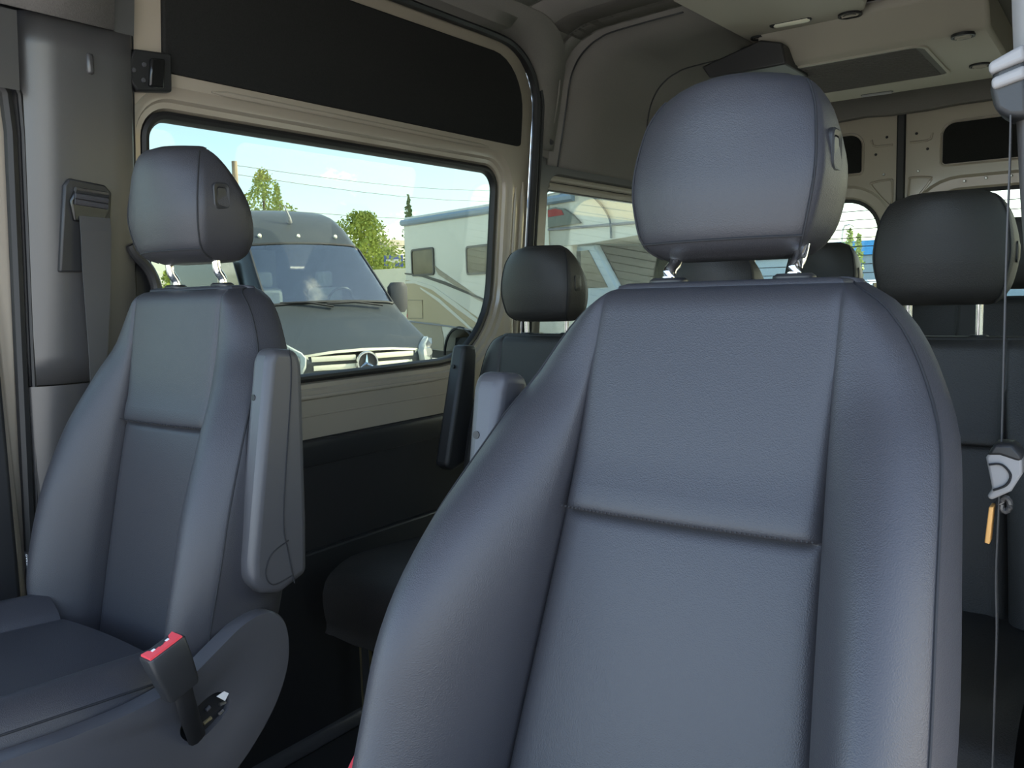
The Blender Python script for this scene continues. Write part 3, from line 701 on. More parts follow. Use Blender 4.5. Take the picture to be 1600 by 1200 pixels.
psg = front_seat(-0.495, 1, -0.045, 1.072, 0.175, 0.0, 'passenger front seat in dark grey leather, at the left beside the sliding door', 0.0, .050, None)

# passenger seat side shell with belt opening and buckle
XS = -0.200
def sh(u, v): q = on_x(u, v, XS); return Vector((XS, q.y, q.z))
outer = [sh(u, v) for u, v in ((402, 961), (425, 955), (445, 968), (453, 1000), (450, 1045), (432, 1100), (400, 1160), (365, 1210), (320, 1260), (200, 1300), (60, 1300), (-60, 1260), (-60, 1215), (30, 1183), (120, 1148), (200, 1115), (262, 1082), (300, 1055), (340, 1015), (375, 980))]
outer = catmull(outer, 4, True)
hc = sh(326, 1123)
hole = [sh(u, v) for u, v in ((349, 1084), (362, 1088), (366, 1100), (360, 1116), (340, 1140), (318, 1160), (302, 1163), (290, 1155), (288, 1142), (296, 1130), (318, 1104), (336, 1089))]
hole = catmull(hole, 10, True)
def resample(lp, n, c):
    """n points around loop by angle about c"""
    ang = sorted((math.atan2(p.z - c.z, p.y - c.y), i) for i, p in enumerate(lp))
    o = []
    m = len(lp)
    for k in range(n):
        a = -PI + 2 * PI * (k + .5) / n; d = Vector((0, math.cos(a), math.sin(a))); best = None
        for i in range(m):
            p, q = lp[i] - c, lp[(i + 1) % m] - c
            e = q - p; den = d.y * e.z - d.z * e.y
            if abs(den) < 1e-12: continue
            t = (p.y * e.z - p.z * e.y) / den; s_ = (p.y * d.z - p.z * d.y) / den
            if t > 0 and -1e-6 <= s_ <= 1 + 1e-6 and (best is None or t > best): best = t
        o.append(c + d * (best or .01))
    return o
NS = 96
ro = resample(outer, NS, hc); rh = resample(hole, NS, hc)
def off(lp, dx, k=0.0, c=hc): return [Vector((p.x + dx, p.y + (c.y - p.y) * k, p.z + (c.z - p.z) * k)) for p in lp]
dish = [Vector((XS - .006, o_.y * .0 + h_.y + (o_.y - h_.y) * .30, h_.z + (o_.z - h_.z) * .30)) for o_, h_ in zip(ro, rh)]
mid = [Vector((XS + .000, h_.y + (o_.y - h_.y) * .55, h_.z + (o_.z - h_.z) * .55)) for o_, h_ in zip(ro, rh)]
mb = MB().loft([off(ro, -.03), off(ro, -.004), off(ro, 0, .015), mid, dish, off(rh, -.010), off(rh, -.013, .02), off(rh, -.022, .02)])
shell = obj('side_shell', mb, PLASTIC, psg, angle=50)
obj('shell_recess', MB().loft([off(rh, -.020, -.05), off(rh, -.021, .2)], True, True, True), BLACK, shell)
for (u, v, u2, v2, m_) in ((318, 1131, 330, 1121, GOLD), (343, 1101, 352, 1097, STEEL), (341, 1117, 349, 1110, STEEL), (301, 1146, 303, 1158, STEEL), (322, 1110, 328, 1104, PLASTIC)):
    a, b = on_x(u, v, XS - .016), on_x(u2, v2, XS - .016)
    obj('cable', MB().tube([a, b], .0028, 8), m_, shell)
lab = [on_x(u, v, XS - .010) for u, v in ((338, 1088), (350, 1080), (357, 1083), (351, 1095))]
obj('paper_label', MB().prism(lab, (.001, 0, 0)), WHITE, shell, smooth=False)
# buckle: local frame along the stalk
def buckle(parent, base, top, wdir, w=.058, d=.030):
    base, top = Vector(base), Vector(top); a = (top - base); ln = a.length; a.normalize()
    wd = Vector(wdir); wd = (wd - a * wd.dot(a)).normalized(); dd = a.cross(wd)
    def lp(s, ww, d_): return [base + a * s + wd * x + dd * y for x, y in rrect(-ww / 2, ww / 2, -d_ / 2, d_ / 2, .006, 4, 1)]
    bkl = obj('belt_buckle', MB().loft([lp(0, w * .80, d * .8), lp(.006, w * .86, d * .9), lp(ln * .6, w * .97, d), lp(ln, w, d), lp(ln + .002, w * .96, d * .92)], True, True, True), PLASTIC_D, parent, angle=50)
    obj('release_button', MB().loft([[base + a * (ln + .001) + wd * x + dd * y for x, y in ((-w * .44, -d * .40), (w * .44, -d * .40), (w * .44, d * .40), (w * .30, d * .30), (w * .22, d * .02), (w * .06, d * .02), (w * .06, -d * .05), (-w * .06, -d * .05), (-w * .06, d * .02), (-w * .22, d * .02), (-w * .30, d * .30), (-w * .44, d * .40))],
        [base + a * (ln + .005) + wd * x + dd * y for x, y in ((-w * .42, -d * .37), (w * .42, -d * .37), (w * .42, d * .37), (w * .29, d * .28), (w * .21, d * 0), (w * .06, d * 0), (w * .06, -d * .06), (-w * .06, -d * .06), (-w * .06, d * 0), (-w * .21, d * 0), (-w * .29, d * .28), (-w * .42, d * .37))]], True, True, True), RED, bkl, smooth=False)
    for x in (-.22, .16):
        obj('button_mark', MB().prism([base + a * (ln + .0052) + wd * (w * x + px) + dd * (py - d * .02) for px, py in ((-.002, -.001), (.003, -.001), (.003, .003), (-.002, .003))], a * .0006), WHITE, bkl, smooth=False)
    return bkl
bk_top = on_x(254, 1012, -0.180); bk_bot = on_x(283, 1078, -0.182)
wdir = on_x(276, 1002, -.2) - on_x(232, 1028, -.2)
bkl = buckle(psg, bk_bot, bk_top, wdir)
stk = [on_x(284, 1070, -.183), on_x(290, 1095, -.184), on_x(297, 1120, -.190), on_x(305, 1145, -.205), on_x(309, 1156, -.215)]
obj('buckle_stalk', MB().tube(catmull(stk, 5), .0145, 10, .35, up=(1, 0, 0)), BLACK, psg)
dt = on_x(558, 1212, .225); 
buckle(drv, dt + Vector((.0, .03, -.085)), dt, (0.4, -1, -.2), w=.05)
# small airbag tag on the window-side edge of the passenger backrest
q = on_y(44, 877, -.19)
tg = obj('airbag_tag', MB().box((q.x - .011, q.y - .001, q.z - .017), (q.x + .013, q.y + .001, q.z + .017)), BLACK, psg, smooth=False)
cu_ = bpy.data.curves.new('tag_lettering', 'FONT'); cu_.body = 'AIRBAG'; cu_.size = .0085; cu_.extrude = .0002; cu_.align_x = 'CENTER'; cu_.align_y = 'CENTER'
tmp = bpy.data.objects.new('tmp', cu_); COL.objects.link(tmp); cu_.materials.append(WHITE)
me_ = bpy.data.meshes.new_from_object(tmp.evaluated_get(bpy.context.evaluated_depsgraph_get())); bpy.data.objects.remove(tmp)
to = bpy.data.objects.new('tag_lettering', me_); COL.objects.link(to)
if not me_.materials: me_.materials.append(WHITE)
to.parent = tg; to.location = Vector((q.x + .001, q.y - .0022, q.z)) - ORG[psg.name]; to.rotation_euler = (PI / 2, -PI / 2, 0)

# ---- rear seats
RW = [(-.56, .20), (-.5, .215), (-.30, .222), (-.10, .215), (-.05, .205), (-.02, .188), (-.006, .172), (0, .16)]
def rear_seat(cx, ytop, zt, label, hz=.045, wtab=RW, wsc=1.0, arm=True, hw=1.1):
    r = empty('rear_seat', (cx, ytop, FZ), label, 'car seat', 'rear passenger seats')
    mbx, edge, zs = backrest_mesh(cx, ytop, zt, .22, 0, wsc, wtab, bsc=.35, crease=-.22, hh=.56, depth=.10)
    b = obj('backrest', mbx, LEATHER2, r, angle=75)
    pts = [Vector(e[0]) for e in edge[2:]] + [Vector(e[1]) for e in reversed(edge[2:])]
    obj('seam_piping', MB().tube(pts, .0018, 6), SEAM, b)
    mbx, sl_, sr_, bot = headrest_mesh(cx, ytop + .055, zt + hz, 0, .196 * (1 + (hw - 1) * .8), hw)
    h = obj('headrest', mbx, LEATHER2, r, angle=75)
    for s_ in (sl_, sr_): obj('seam_piping', MB().tube([out_off(p, cx, ytop + .05, .0006) for p in s_[1:-4]], .0014, 6), SEAM, h)
    bx = cx + .1110 * hw; by = ytop + .025; bzz = zt + hz + .105
    ob = rrect(by - .016, by + .016, bzz - .022, bzz + .022, .009)
    obj('adjuster_button', MB().loft([[(bx - .01, y, z) for y, z in ob], [(bx + .003, y, z) for y, z in ob], [(bx + .005, y + (by - y) * .3, z + (bzz - z) * .3) for y, z in ob]], True, False, True), PLASTIC_D, h)
    for s_ in (-1, 1):
        po = obj('headrest_post', MB().tube([(cx + s_ * .0705, ytop + .045, zt - .01), (cx + s_ * .0705, ytop + .045, zt + hz + .03)], .0075, 12), CHROME, r)
        obj('post_collar', MB().loft([[(cx + s_ * .0705 + x, ytop + .045 + y, zt + z) for x, y in rrect(-.02 * q, .02 * q, -.014 * q, .014 * q, .01 * q, 4, 1)] for z, q in ((-.002, 1), (.006, 1), (.009, .8))], True, True, True), PLASTIC_D, po)
    # cushion
    y1 = ytop - .10; y0 = ytop - .66
    zc = zt - .54
    prof = catmull([(y1, zc - .20, 0), (y0 + .05, zc - .19, 0), (y0, zc - .15, 0), (y0 - .005, zc - .05, 0), (y0 + .04, zc - .004, 0), (y0 + .15, zc + .012, 0), (y1 - .1, zc - .01, 0), (y1, zc - .01, 0)], 4)
    lo = [[(cx + x, p.x + (.012 if abs(x) > .20 else 0) * (1 if p.x < y0 + .1 else 0), p.y - (.014 if abs(x) > .20 else 0) * (1 if p.y > zc - .06 else 0)) for p in prof] for x in (-.225, -.205, -.12, 0, .12, .205, .225)]
    obj('cushion', MB().loft(lo, True, True, True), LEATHER2, r, angle=60)
    for s_ in (-1, 1):
        for yy in (y0 + .10, y1 - .05):
            lg = obj('leg', MB().box((cx + s_ * .17 - .018, yy - .012, FZ), (cx + s_ * .17 + .018, yy + .012, zc - .18)), PLASTIC_D, r, bevel=.004)
            if yy < y0 + .2:
                for e_ in (-.019, .015): obj('edge_strip', MB().box((cx + s_ * .17 + e_, yy - .015, FZ), (cx + s_ * .17 + e_ + .004, yy - .008, zc - .18)), GOLD, lg, smooth=False)
    if arm:
        ax = cx + arm * .262
        prof = [(ytop + .01, zt - .03), (ytop - .045, zt - .025), (ytop - .055, zt - .05), (ytop - .15, zt - .38), (ytop - .12, zt - .40), (ytop - .03, zt - .38), (ytop + .012, zt - .06)]
        ar = obj('armrest', MB().prism([(ax - .026, y, z) for y, z in prof], (.052, 0, 0)), PLASTIC_D, r, bevel=.012, seg=3)
        obj('screw_hole', MB().disc((ax - .004, ytop - .068, zt - .09), (0, -1, .2), .006, .006, 10), BLACK, ar)
    return r
rear_seat(-0.54, 1.13, 0.925, 'dark second-row seat behind the passenger seat, next to the sliding door window', arm=-1)
rear_seat(-0.01, 1.13, 0.895, 'dark second-row middle seat, seen under the driver headrest', .03, arm=0)
rear_seat(0.515, 1.13, 0.925, 'dark second-row seat right of the driver seat, headrest raised high', .078, hw=1.25, wtab=[(a, b + .035) for a, b in RW], arm=0)
rear_seat(-0.03, 2.12, 0.94, 'dark third-row seat whose headrest shows before the rear window', .04, arm=0)

rear_seat(0.53, 2.12, 0.995, 'dark third-row seat back directly behind the raised rear headrest', .03, wtab=[(a, b + .09) for a, b in RW], arm=0)

# ------------------------------------------------------------------ driver-side B-pillar trim, belt guide and belt
XD = .79
XTAB = [(FZ, .815), (.6, .805), (.85, .795), (.97, .783), (1.07, .768), (1.25, .754), (1.4, .745), (1.9, .715)]
cols = [(-.02, .10), (-.012, .035), (.0, .012), (.02, .0), (.06, -.002), (.14, -.002), (.19, .004), (.20, .05)]
loops = [[(interp(XTAB, z) + dx, y + .06, z) for y, dx in cols] for z in (FZ, .2, .5, .8, .9, .97, 1.05, 1.12, 1.2, 1.3, 1.4, 1.6, 1.75, 1.88)]
t6 = struct(obj('trim_6', MB().loft(loops, closed=False), TRIM_L, angle=70), 'light grey driver side B-pillar trim at the right edge')
s_ = t6.modifiers.new('thick', 'SOLIDIFY'); s_.thickness = .004
gd = empty('belt_guide', on_x(1575, 130, .752), 'seat belt height guide with ribbed pale cap on the driver side pillar', 'belt guide')
def gp(u, v, x): q = on_x(u, v, x); return q
YG = .05
def gy(u, v, y=YG): return on_y(u, v, y)
def gblock(name, pts, dy, m, bev, par, y=YG):
    return obj(name, MB().prism([gy(u, v, y) for u, v in pts], (0, dy, 0)), m, par, bevel=bev, seg=3)
gblock('guide_body', ((1552, 100), (1604, 72), (1610, 182), (1575, 184), (1553, 172), (1546, 140)), .05, PLASTIC_D, .006, gd)
gblock('ribbed_cap', ((1543, 98), (1600, 66), (1604, 92), (1545, 116)), .06, TRIM_L, .004, gd, y=YG - .006)
gblock('ribbed_cap', ((1547, 122), (1602, 99), (1604, 120), (1550, 140)), .06, TRIM_L, .004, gd, y=YG - .006)
# webbing seen edge-on
sb = empty('seat_belt', on_y(1556, 1180, .06), 'seat belt hanging edge-on at the right with its metal tongue', 'seat belt')
wp = [on_y(u, v, .05) for u, v in ((1579, 180), (1577, 260), (1572, 400), (1568, 560), (1564, 715), (1560, 800), (1556, 900), (1557, 985), (1554, 1080), (1549, 1250))]
wp = catmull(wp, 4)
lo = []
for i, p in enumerate(wp):
    d = Vector((-.085, 1, 0)).normalized() * .022; nrm = Vector((1, .085, 0)) * .0007
    lo.append([p - d * .1 - nrm, p - d * .1 + nrm, p + d * 1.6 + nrm, p + d * 1.6 - nrm])
obj('webbing', MB().loft(lo, True, True, True), WEB, sb, smooth=False)
tg_ = obj('belt_tongue', MB().prism([gy(u, v, .035) for u, v in ((1540, 715), (1552, 696), (1580, 697), (1597, 715), (1597, 742), (1580, 768), (1548, 782), (1541, 776), (1550, 765))], (0, .03, 0)), TRIM_L, sb, bevel=.004, seg=3)
obj('tongue_top', MB().prism([gy(u, v, .033) for u, v in ((1541, 712), (1553, 694), (1582, 695), (1600, 716), (1592, 722), (1562, 712))], (0, .036, 0)), PLASTIC_D, sb, bevel=.003)
obj('tongue_groove', MB().tube(catmull([gy(u, v, .033) for u, v in ((1545, 726), (1565, 726), (1579, 742), (1572, 758), (1552, 766))], 5), .0012, 6), SEAM, tg_)
obj('tongue_loop', MB().tube([gy(1571 + 7 * math.cos(a * PI / 6), 788 + 11 * math.sin(a * PI / 6), .05) for a in range(13)], .003, 8), TRIMP, sb)
obj('sunlit_belt_strip', MB().prism([gy(u, v, .045) for u, v in ((1545, 792), (1552, 793), (1546, 851), (1538, 848))], (0, .02, 0)), ORANGE, sb, bevel=.001, label='strip of belt edge with its sunlight painted in orange')  # added strip standing for sunlit webbing; the sun is painted in orange

# step trim at the sliding door, left of the driver seat
st = MB().prism([(-.935, .1, -.115), (-.885, .1, -.125), (-.875, .1, -.15), (-.875, .1, FZ), (-.935, .1, FZ)], (0, .75, 0))
struct(obj('trim_7', st, PLASTIC, bevel=.006), 'grey step edge strip at the sliding door')

# ------------------------------------------------------------------ outside
ASPH = mat('asphalt', (0.34, 0.33, 0.31), 0.9, var=(3, .15), bump=[('noise', 60, .4, .01)])  # tone raised above real asphalt to bounce fill light into the cabin
struct(obj('ground', MB().box((-90, -60, GZ - .2), (60, 120, GZ)), ASPH, smooth=False), 'grey asphalt lot')
VANP = mat('van_paint', (0.034, 0.040, 0.043), 0.42, coat=.15)
VANB = mat('van_bumper', (0.20, 0.19, 0.16), 0.5)
SILV = mat('silver_grille', (0.80, 0.76, 0.60), 0.42, metal=.15)
HEADL = mat('headlamp_lens', (0.42, 0.45, 0.43), 0.15, coat=.6)
CREAM = mat('motorhome_white', (0.74, 0.69, 0.56), 0.35, coat=.4)
TAN = mat('motorhome_tan', (0.52, 0.40, 0.225), 0.5, coat=.3)
BROWN = mat('motorhome_brown', (0.06, 0.05, 0.04), 0.4)
SKIRT = mat('motorhome_skirt', (0.40, 0.33, 0.22), 0.6)
CREAM2 = mat('interior_cream', (0.62, 0.60, 0.45), 0.7)
CLEARG = glass('clear_glass', (0.80, 0.86, 0.82), gloss=.75)
SEATG = mat('van_interior', (0.26, 0.27, 0.25), 0.7)
TYRE = mat('tyre', (0.014, 0.014, 0.014), 0.85)

# ---- parked dark van facing us
VX, VY, VA = -5.964, 5.637, -0.367
ca, sa = math.cos(VA), math.sin(VA)
def vl(l, w, h):
    w *= .90
    return Vector((VX + l * ca - w * sa, VY + l * sa + w * ca, GZ + h + .175))
van = empty('parked_van', vl(-2.9, 0, -.175), 'dark blue-grey van parked nose towards us outside the sliding door window', 'van')
STN = [(-0.02, .86, .74), (-0.05, .94, .90), (-.14, .99, 1.00), (-.35, 1.10, .99), (-.65, 1.22, 1.0), (-.92, 1.36, 1.0), (-1.0, 1.46, 1.0), (-1.45, 1.86, 1.0), (-1.86, 2.20, 1.0), (-1.95, 2.27, 1.0), (-2.2, 2.46, 1.0), (-2.5, 2.62, 1.0), (-2.8, 2.70, 1.0), (-3.3, 2.74, 1.0), (-5.9, 2.72, 1.0)]
NW = 11
def vsec(l, H, Wd):
    zb_ = .32; belt = min(H - .06, 1.30)
    side = []
    def tw(h): return Wd * (1 - .20 * max(0, h - 1.2) / 1.6)
    pts = []
    hs = [zb_, .5, .8, belt - .0]
    for h in hs: pts.append((tw(h), h))
    hr = H - min(.26, .55 * (H - belt) + .02)
    pts.append((tw((belt + hr) / 2), (belt + hr) / 2)); pts.append((tw(hr), hr))
    wr_ = tw(hr); rr_ = min(.20, wr_ * .3)
    for a in (25, 50, 75): pts.append((wr_ - rr_ + rr_ * math.cos(math.radians(a)), hr + (H - .025 - hr) * math.sin(math.radians(a))))
    top = [((wr_ - rr_) * (1 - q / 6), H - .025 * (1 - (q / 6)) ** 2) for q in range(0, 7)]
    right = pts + top
    loop = [(w, h) for w, h in right] + [(-w, h) for w, h in reversed(right[:-1])]
    return [vl(l, w, h) for w, h in loop]
loops = [vsec(*s_) for s_ in STN]
nL = len(loops[0])
mb = MB(); mb.v = [tuple(p) for l in loops for p in l]
WSi = (6, 8)   # windscreen rows between stations
keep = []
for i in range(len(loops) - 1):
    for j in range(nL):
        k = (j + 1) % nL
        if 6 <= i < 8 and 7 <= j < nL - 9 + 0 and (j < nL - 1): continue
        keep.append((i * nL + j, i * nL + k, (i + 1) * nL + k, (i + 1) * nL + j))
keep.append(tuple(range(nL))); keep.append(tuple((len(loops) - 1) * nL + j for j in range(nL)))
mb.f = keep
obj('body', mb, VANP, van, angle=40)
# windscreen glass follows the same rows
jr = list(range(7, nL - 9 + 1))
gl = MB().loft([[loops[i][j] + Vector((.0, 0, .006)) for j in jr] for i in (6, 7, 8)], closed=False)
wsc = obj('windscreen', gl, CLEARG, van)
edgel = [loops[6][j] for j in jr] + [loops[i][jr[-1]] for i in (7, 8)] + [loops[8][j] for j in reversed(jr)] + [loops[i][jr[0]] for i in (7, 6)]
obj('windscreen_seal', MB().tube(edgel, .022, 6), BLACK, wsc)
def vbox(name, l0, l1, w0, w1, h0, h1, m, par=van, bev=.0):
    ps = [vl(l, w, h) for h in (h0, h1) for l, w in ((l0, w0), (l1, w0), (l1, w1), (l0, w1))]
    return obj(name, MB().add(ps, [(0, 3, 2, 1), (4, 5, 6, 7), (0, 1, 5, 4), (1, 2, 6, 5), (2, 3, 7, 6), (3, 0, 4, 7)]), m, par, smooth=False, bevel=bev)
vbox('dashboard', -1.62, -1.04, -.88, .88, 1.15, 1.42, CREAM2, van, .03)
for w0 in (-.72, .18):
    vbox('van_seat', -2.25, -2.08, w0, w0 + .5, 1.0, 1.65, SEATG, van, .06)
    vbox('van_headrest', -2.24, -2.12, w0 + .13, w0 + .37, 1.66, 1.86, SEATG, van, .04)
vbox('paper_sheet', -1.25, -1.10, .30, .58, 1.424, 1.432, WHITE, van); vbox('paper_sheet', -1.45, -1.15, -.35, -.05, 1.424, 1.44, WHITE, van)
obj('steering_wheel', MB().tube([vl(-1.62 + .10 * math.sin(a * PI / 8), .42 + .19 * math.cos(a * PI / 8), 1.46 + .17 * math.sin(a * PI / 8)) for a in range(17)], .018, 6), BLACK, van)
vbox('rear_partition', -3.3, -3.26, -.85, .1, .6, 2.2, SEATG, van)
# grille: surround, slats, star emblem
GL = -.012
def vfront(w, h, o=0.0): return vl(GL + o - .10 * (abs(w) / .75) ** 2 * .6, w, h)
gout = [(-.74, .905), (-.40, .935), (0, .945), (.40, .935), (.74, .905), (.70, .72), (.60, .60), (0, .585), (-.60, .60), (-.70, .72)]
grl = obj('grille', MB().loft([[vfront(w * .99, h, -.06) for w, h in gout], [vfront(w, h, .03) for w, h in gout], [vfront(w * .95, .76 + (h - .76) * .86, .035) for w, h in gout], [vfront(w * .94, .76 + (h - .76) * .84, -.01) for w, h in gout]]), SILV, van, angle=50)
obj('grille_back', MB().loft([[vfront(w * .95, .76 + (h - .76) * .86, .0) for w, h in gout], [vfront(w * .9, .76 + (h - .76) * .8, -.002) for w, h in gout]], True, True, True), BLACK, grl, smooth=False)
for h, hw in ((.855, .665), (.76, .645), (.675, .60)):
    for sg in (-1, 1):
        lo = [[vfront(sg * w, h + dz, o) for o, dz in ((.01, .030), (.04, .026), (.046, .0), (.04, -.026), (.01, -.03))] for w in (.13, .3, .45, hw)]
        obj('grille_slat', MB().loft(lo, True, True, True), SILV, grl, angle=50)
EC = vl(.05, 0, .79); EAX = Vector((ca, sa, 0)); EW = Vector((-sa, ca, 0)); EZ = Vector((0, 0, 1))
emb = obj('star_emblem', MB().loft([[EC + EAX * o + (EW * math.cos(2 * PI * k / 40) + EZ * math.sin(2 * PI * k / 40)) * r for k in range(40)] for r, o in ((.128, 0), (.128, .02), (.122, .032), (.108, .032), (.102, .02), (.102, 0), (.128, 0))]), CHROME, van, angle=60)
obj('emblem_disc', MB().disc(EC + EAX * .004, EAX, .104, .004, 32), PLASTIC_D, emb)
sv, sf = [EC + EAX * .034], []
for k in range(6):
    a = PI / 2 + k * PI / 3; r = .110 if k % 2 == 0 else .022
    sv.append(EC + EAX * (.012) + (EW * math.cos(a) + EZ * math.sin(a)) * r)
for k in range(6): sf.append((0, 1 + k, 1 + (k + 1) % 6))
obj('star', MB().add(sv, sf), CHROME, emb, smooth=False)
for sg in (-1, 1):
    hp_ = [(.745, .88, .0), (.79, .94, -.03), (.93, 1.03, -.14), (1.0, 1.02, -.30), (1.005, .80, -.24), (.94, .68, -.09), (.80, .70, -.02), (.755, .78, .0)]
    hl = obj('headlight', MB().loft([[vl(l - .05, sg * w * .985, h) for w, h, l in hp_], [vl(l + .035, sg * w, h) for w, h, l in hp_], [vl(l + .055, sg * (.87 + (w - .87) * .8), .89 + (h - .89) * .8) for w, h, l in hp_]], True, True, True), HEADL, van, angle=45)
    obj('lamp_reflector', MB().disc(vl(-.02, sg * .87, .86), (ca, sa, 0), .055, .03, 16, .045), STEEL, hl)
obj('bumper', MB().loft([[vl(l, w, h) for l, w in ((-.75, -1.0), (-.30, -1.0), (-.04, -.78), (.05, -.35), (.06, 0), (.05, .35), (-.04, .78), (-.30, 1.0), (-.75, 1.0))] for h in (.28, .36, .50, .60)], closed=False), VANB, van, angle=50)
mr = obj('mirror', MB().loft([[vl(-1.25 + a, 1.12 + .13 * s_ * b, h) for a, b in ((-.05, -1), (.05, -1), (.09, 0), (.05, 1), (-.05, 1))] for h, s_ in ((1.30, .6), (1.36, .95), (1.62, 1.0), (1.68, .6))], True, True, True), PLASTIC, van, angle=50)
obj('mirror_arm', MB().tube([vl(-1.2, .93, 1.36), vl(-1.24, 1.12, 1.36)], .03, 8), PLASTIC_D, mr)
mr2 = obj('mirror', MB().loft([[vl(-1.25 + a, -1.12 - .13 * s_ * b, h) for a, b in ((-.05, -1), (.05, -1), (.09, 0), (.05, 1), (-.05, 1))] for h, s_ in ((1.30, .6), (1.36, .95), (1.62, 1.0), (1.68, .6))], True, True, True), PLASTIC, van, angle=50)
for a, b in (((-.92, .72, 1.40), (-.96, -.05, 1.44)), ((-.92, .02, 1.405), (-1.0, -.66, 1.46))):
    obj('wiper', MB().tube([vl(*a), vl(*[(p + q) / 2 for p, q in zip(a, b)]) + Vector((.0, 0, .03)), vl(*b)], .014, 6), BLACK, van)
obj('roof_antenna', MB().tube([vl(-2.24, -.02, 2.50), vl(-2.20, -.03, 2.54), vl(-2.24, -.09, 2.72)], [.035, .02, .008], 8), TRIM_L, van)
for w in (-.55, 0, .55): obj('marker_light', MB().disc(vl(-1.99, w, 2.30), (ca, sa, .6), .028, .02, 10, .02), LENS, van)
for i, (h, w) in enumerate(((1.92, .60), (1.80, .64), (1.68, .68))):
    pass
for sg in (-1, 1):
    for l in (-.98, -4.6):
        wh = obj('wheel', MB().disc(vl(l, sg * .78, .27), (-sa * sg, ca * sg, 0), .44, .22, 24), TYRE, van)
        obj('wheel_hub', MB().disc(vl(l, sg * 1.03, .27), (-sa * sg, ca * sg, 0), .2, .01, 18, .17), STEEL, wh)
obj('door_window', MB().prism([vl(l, -.985 + .02 * (h - 1.3), h) for l, h in ((-1.35, 1.42), (-2.6, 1.42), (-2.6, 2.0), (-1.85, 2.0))], (-sa * -.012, ca * -.012, 0)), DARKG, van, smooth=False)

# ---- motorhome
KS = 1.2
MP = Vector((CP.x + (-10.37 - CP.x) * KS, CP.y + (11.0 - CP.y) * KS, 0))
MD = Vector((.942, -.335, 0)).normalized(); MN = Vector((MD.y, -MD.x, 0))      # length axis, outward side normal (towards us)
def ml(l, o, h): return MP + MD * (l * KS) + MN * o + Vector((0, 0, 1.05 + (h - 1.05) * KS))
mh = empty('motorhome', ml(3.5, -1.2, 0) * 1.0 - Vector((0, 0, ml(0, 0, 0).z - GZ)), 'cream and tan motorhome with swoosh stripes parked beyond the dark van', 'motorhome')
WM = 2.5
def mside(pts, d0, d1): return MB().loft([[ml(l, d0, h) for l, h in pts], [ml(l, d1, h) for l, h in pts]], True, True, True)
bodyp = [(0, .10), (0, 2.44), (.03, 2.53), (5.1, 2.46), (5.1, 1.72), (5.1, .35), (2.6, .02), (2.55, .30), (2.2, .50), (1.75, .50), (1.45, .30), (1.40, .06)]
obj('coach_body', mside(bodyp, 0, -WM), CREAM, mh, smooth=False, bevel=.03)
obj('roof_rail', MB().tube([ml(0.0, .02, 2.43), ml(5.2, .02, 2.36)], .075, 8, 1.0), mat('rail_blue_grey', (.25, .33, .40), .35), mh)
# cab-over pod: curved front
pod = [(4.6, 1.70), (4.6, 2.47), (5.1, 2.475), (5.5, 2.46), (5.9, 2.42), (6.2, 2.33), (6.45, 2.18), (6.58, 2.00), (6.6, 1.86), (6.5, 1.74), (5.5, 1.70)]
lo = []
for o, k in ((-.0, .955), (.03, .985), (.0, 1.0), (-.08, 1.0), (-1.2, 1.0), (-2.4, 1.0), (-2.5, .96)):
    lo.append([ml(4.6 + (l - 4.6) * k, (.02 if o == .03 else o), 1.9 + (h - 1.9) * k) for l, h in pod])
pd = obj('cab_over_pod', MB().loft(lo, True, True, True), CREAM, mh, angle=35)
def decal(name, pts, m, par, d=.012, d0=.0): return obj(name, mside(pts, d0, d), m, par, smooth=False)
wn = decal('pod_window', [(4.62, 1.985), (4.62, 2.25), (4.8, 2.255), (4.98, 2.22), (5.18, 2.12), (5.36, 1.985)], DARKG, pd, .05, -.02)
decal('window_blind', [(4.63, 2.13), (4.63, 2.23), (4.8, 2.235), (4.95, 2.2), (5.0, 2.13)], mat('red_blind', (.38, .06, .05), .7), wn, .056, .03)
obj('pod_seam', MB().tube(catmull([ml(4.9, .03, 2.42), ml(5.45, .03, 2.38), ml(5.75, .03, 2.22), ml(5.95, .035, 2.0), ml(5.98, .03, 1.74)], 6), .018, 6), mat('pod_line', (.12, .15, .17), .5), pd)
obj('pod_band', MB().tube([ml(4.6, .025, 1.955), ml(6.5, .025, 1.90)], .022, 6), TRIM_L, pd)
# cab under the pod
cabp = [(5.05, .25), (5.05, 1.72), (5.48, 1.70), (5.95, 1.08), (6.9, .90), (7.05, .80), (7.1, .30), (6.7, .22), (6.65, .45), (6.4, .62), (6.05, .62), (5.8, .45), (5.75, .25)]
cb = obj('cab', mside(cabp, -.12, -2.2), mat('cab_blue_grey', (.34, .44, .50), .3, coat=.5), mh, smooth=False, bevel=.04)
decal('cab_side_window', [(5.10, 1.10), (5.10, 1.62), (5.36, 1.62), (5.76, 1.10)], DARKG, cb, -.108, -.13)
# windscreen of the cab: sloped glass
a0, a1 = (5.53, 1.68), (5.98, 1.09)
obj('cab_windscreen', MB().loft([[ml(a0[0], o, a0[1]) for o in (-.22, -2.1)], [ml(a1[0], o, a1[1]) for o in (-.22, -2.1)], [ml(a1[0] - .03, o, a1[1]) for o in (-.22, -2.1)], [ml(a0[0] - .03, o, a0[1]) for o in (-.22, -2.1)]], True, True, True), DARKG, cb, smooth=False)
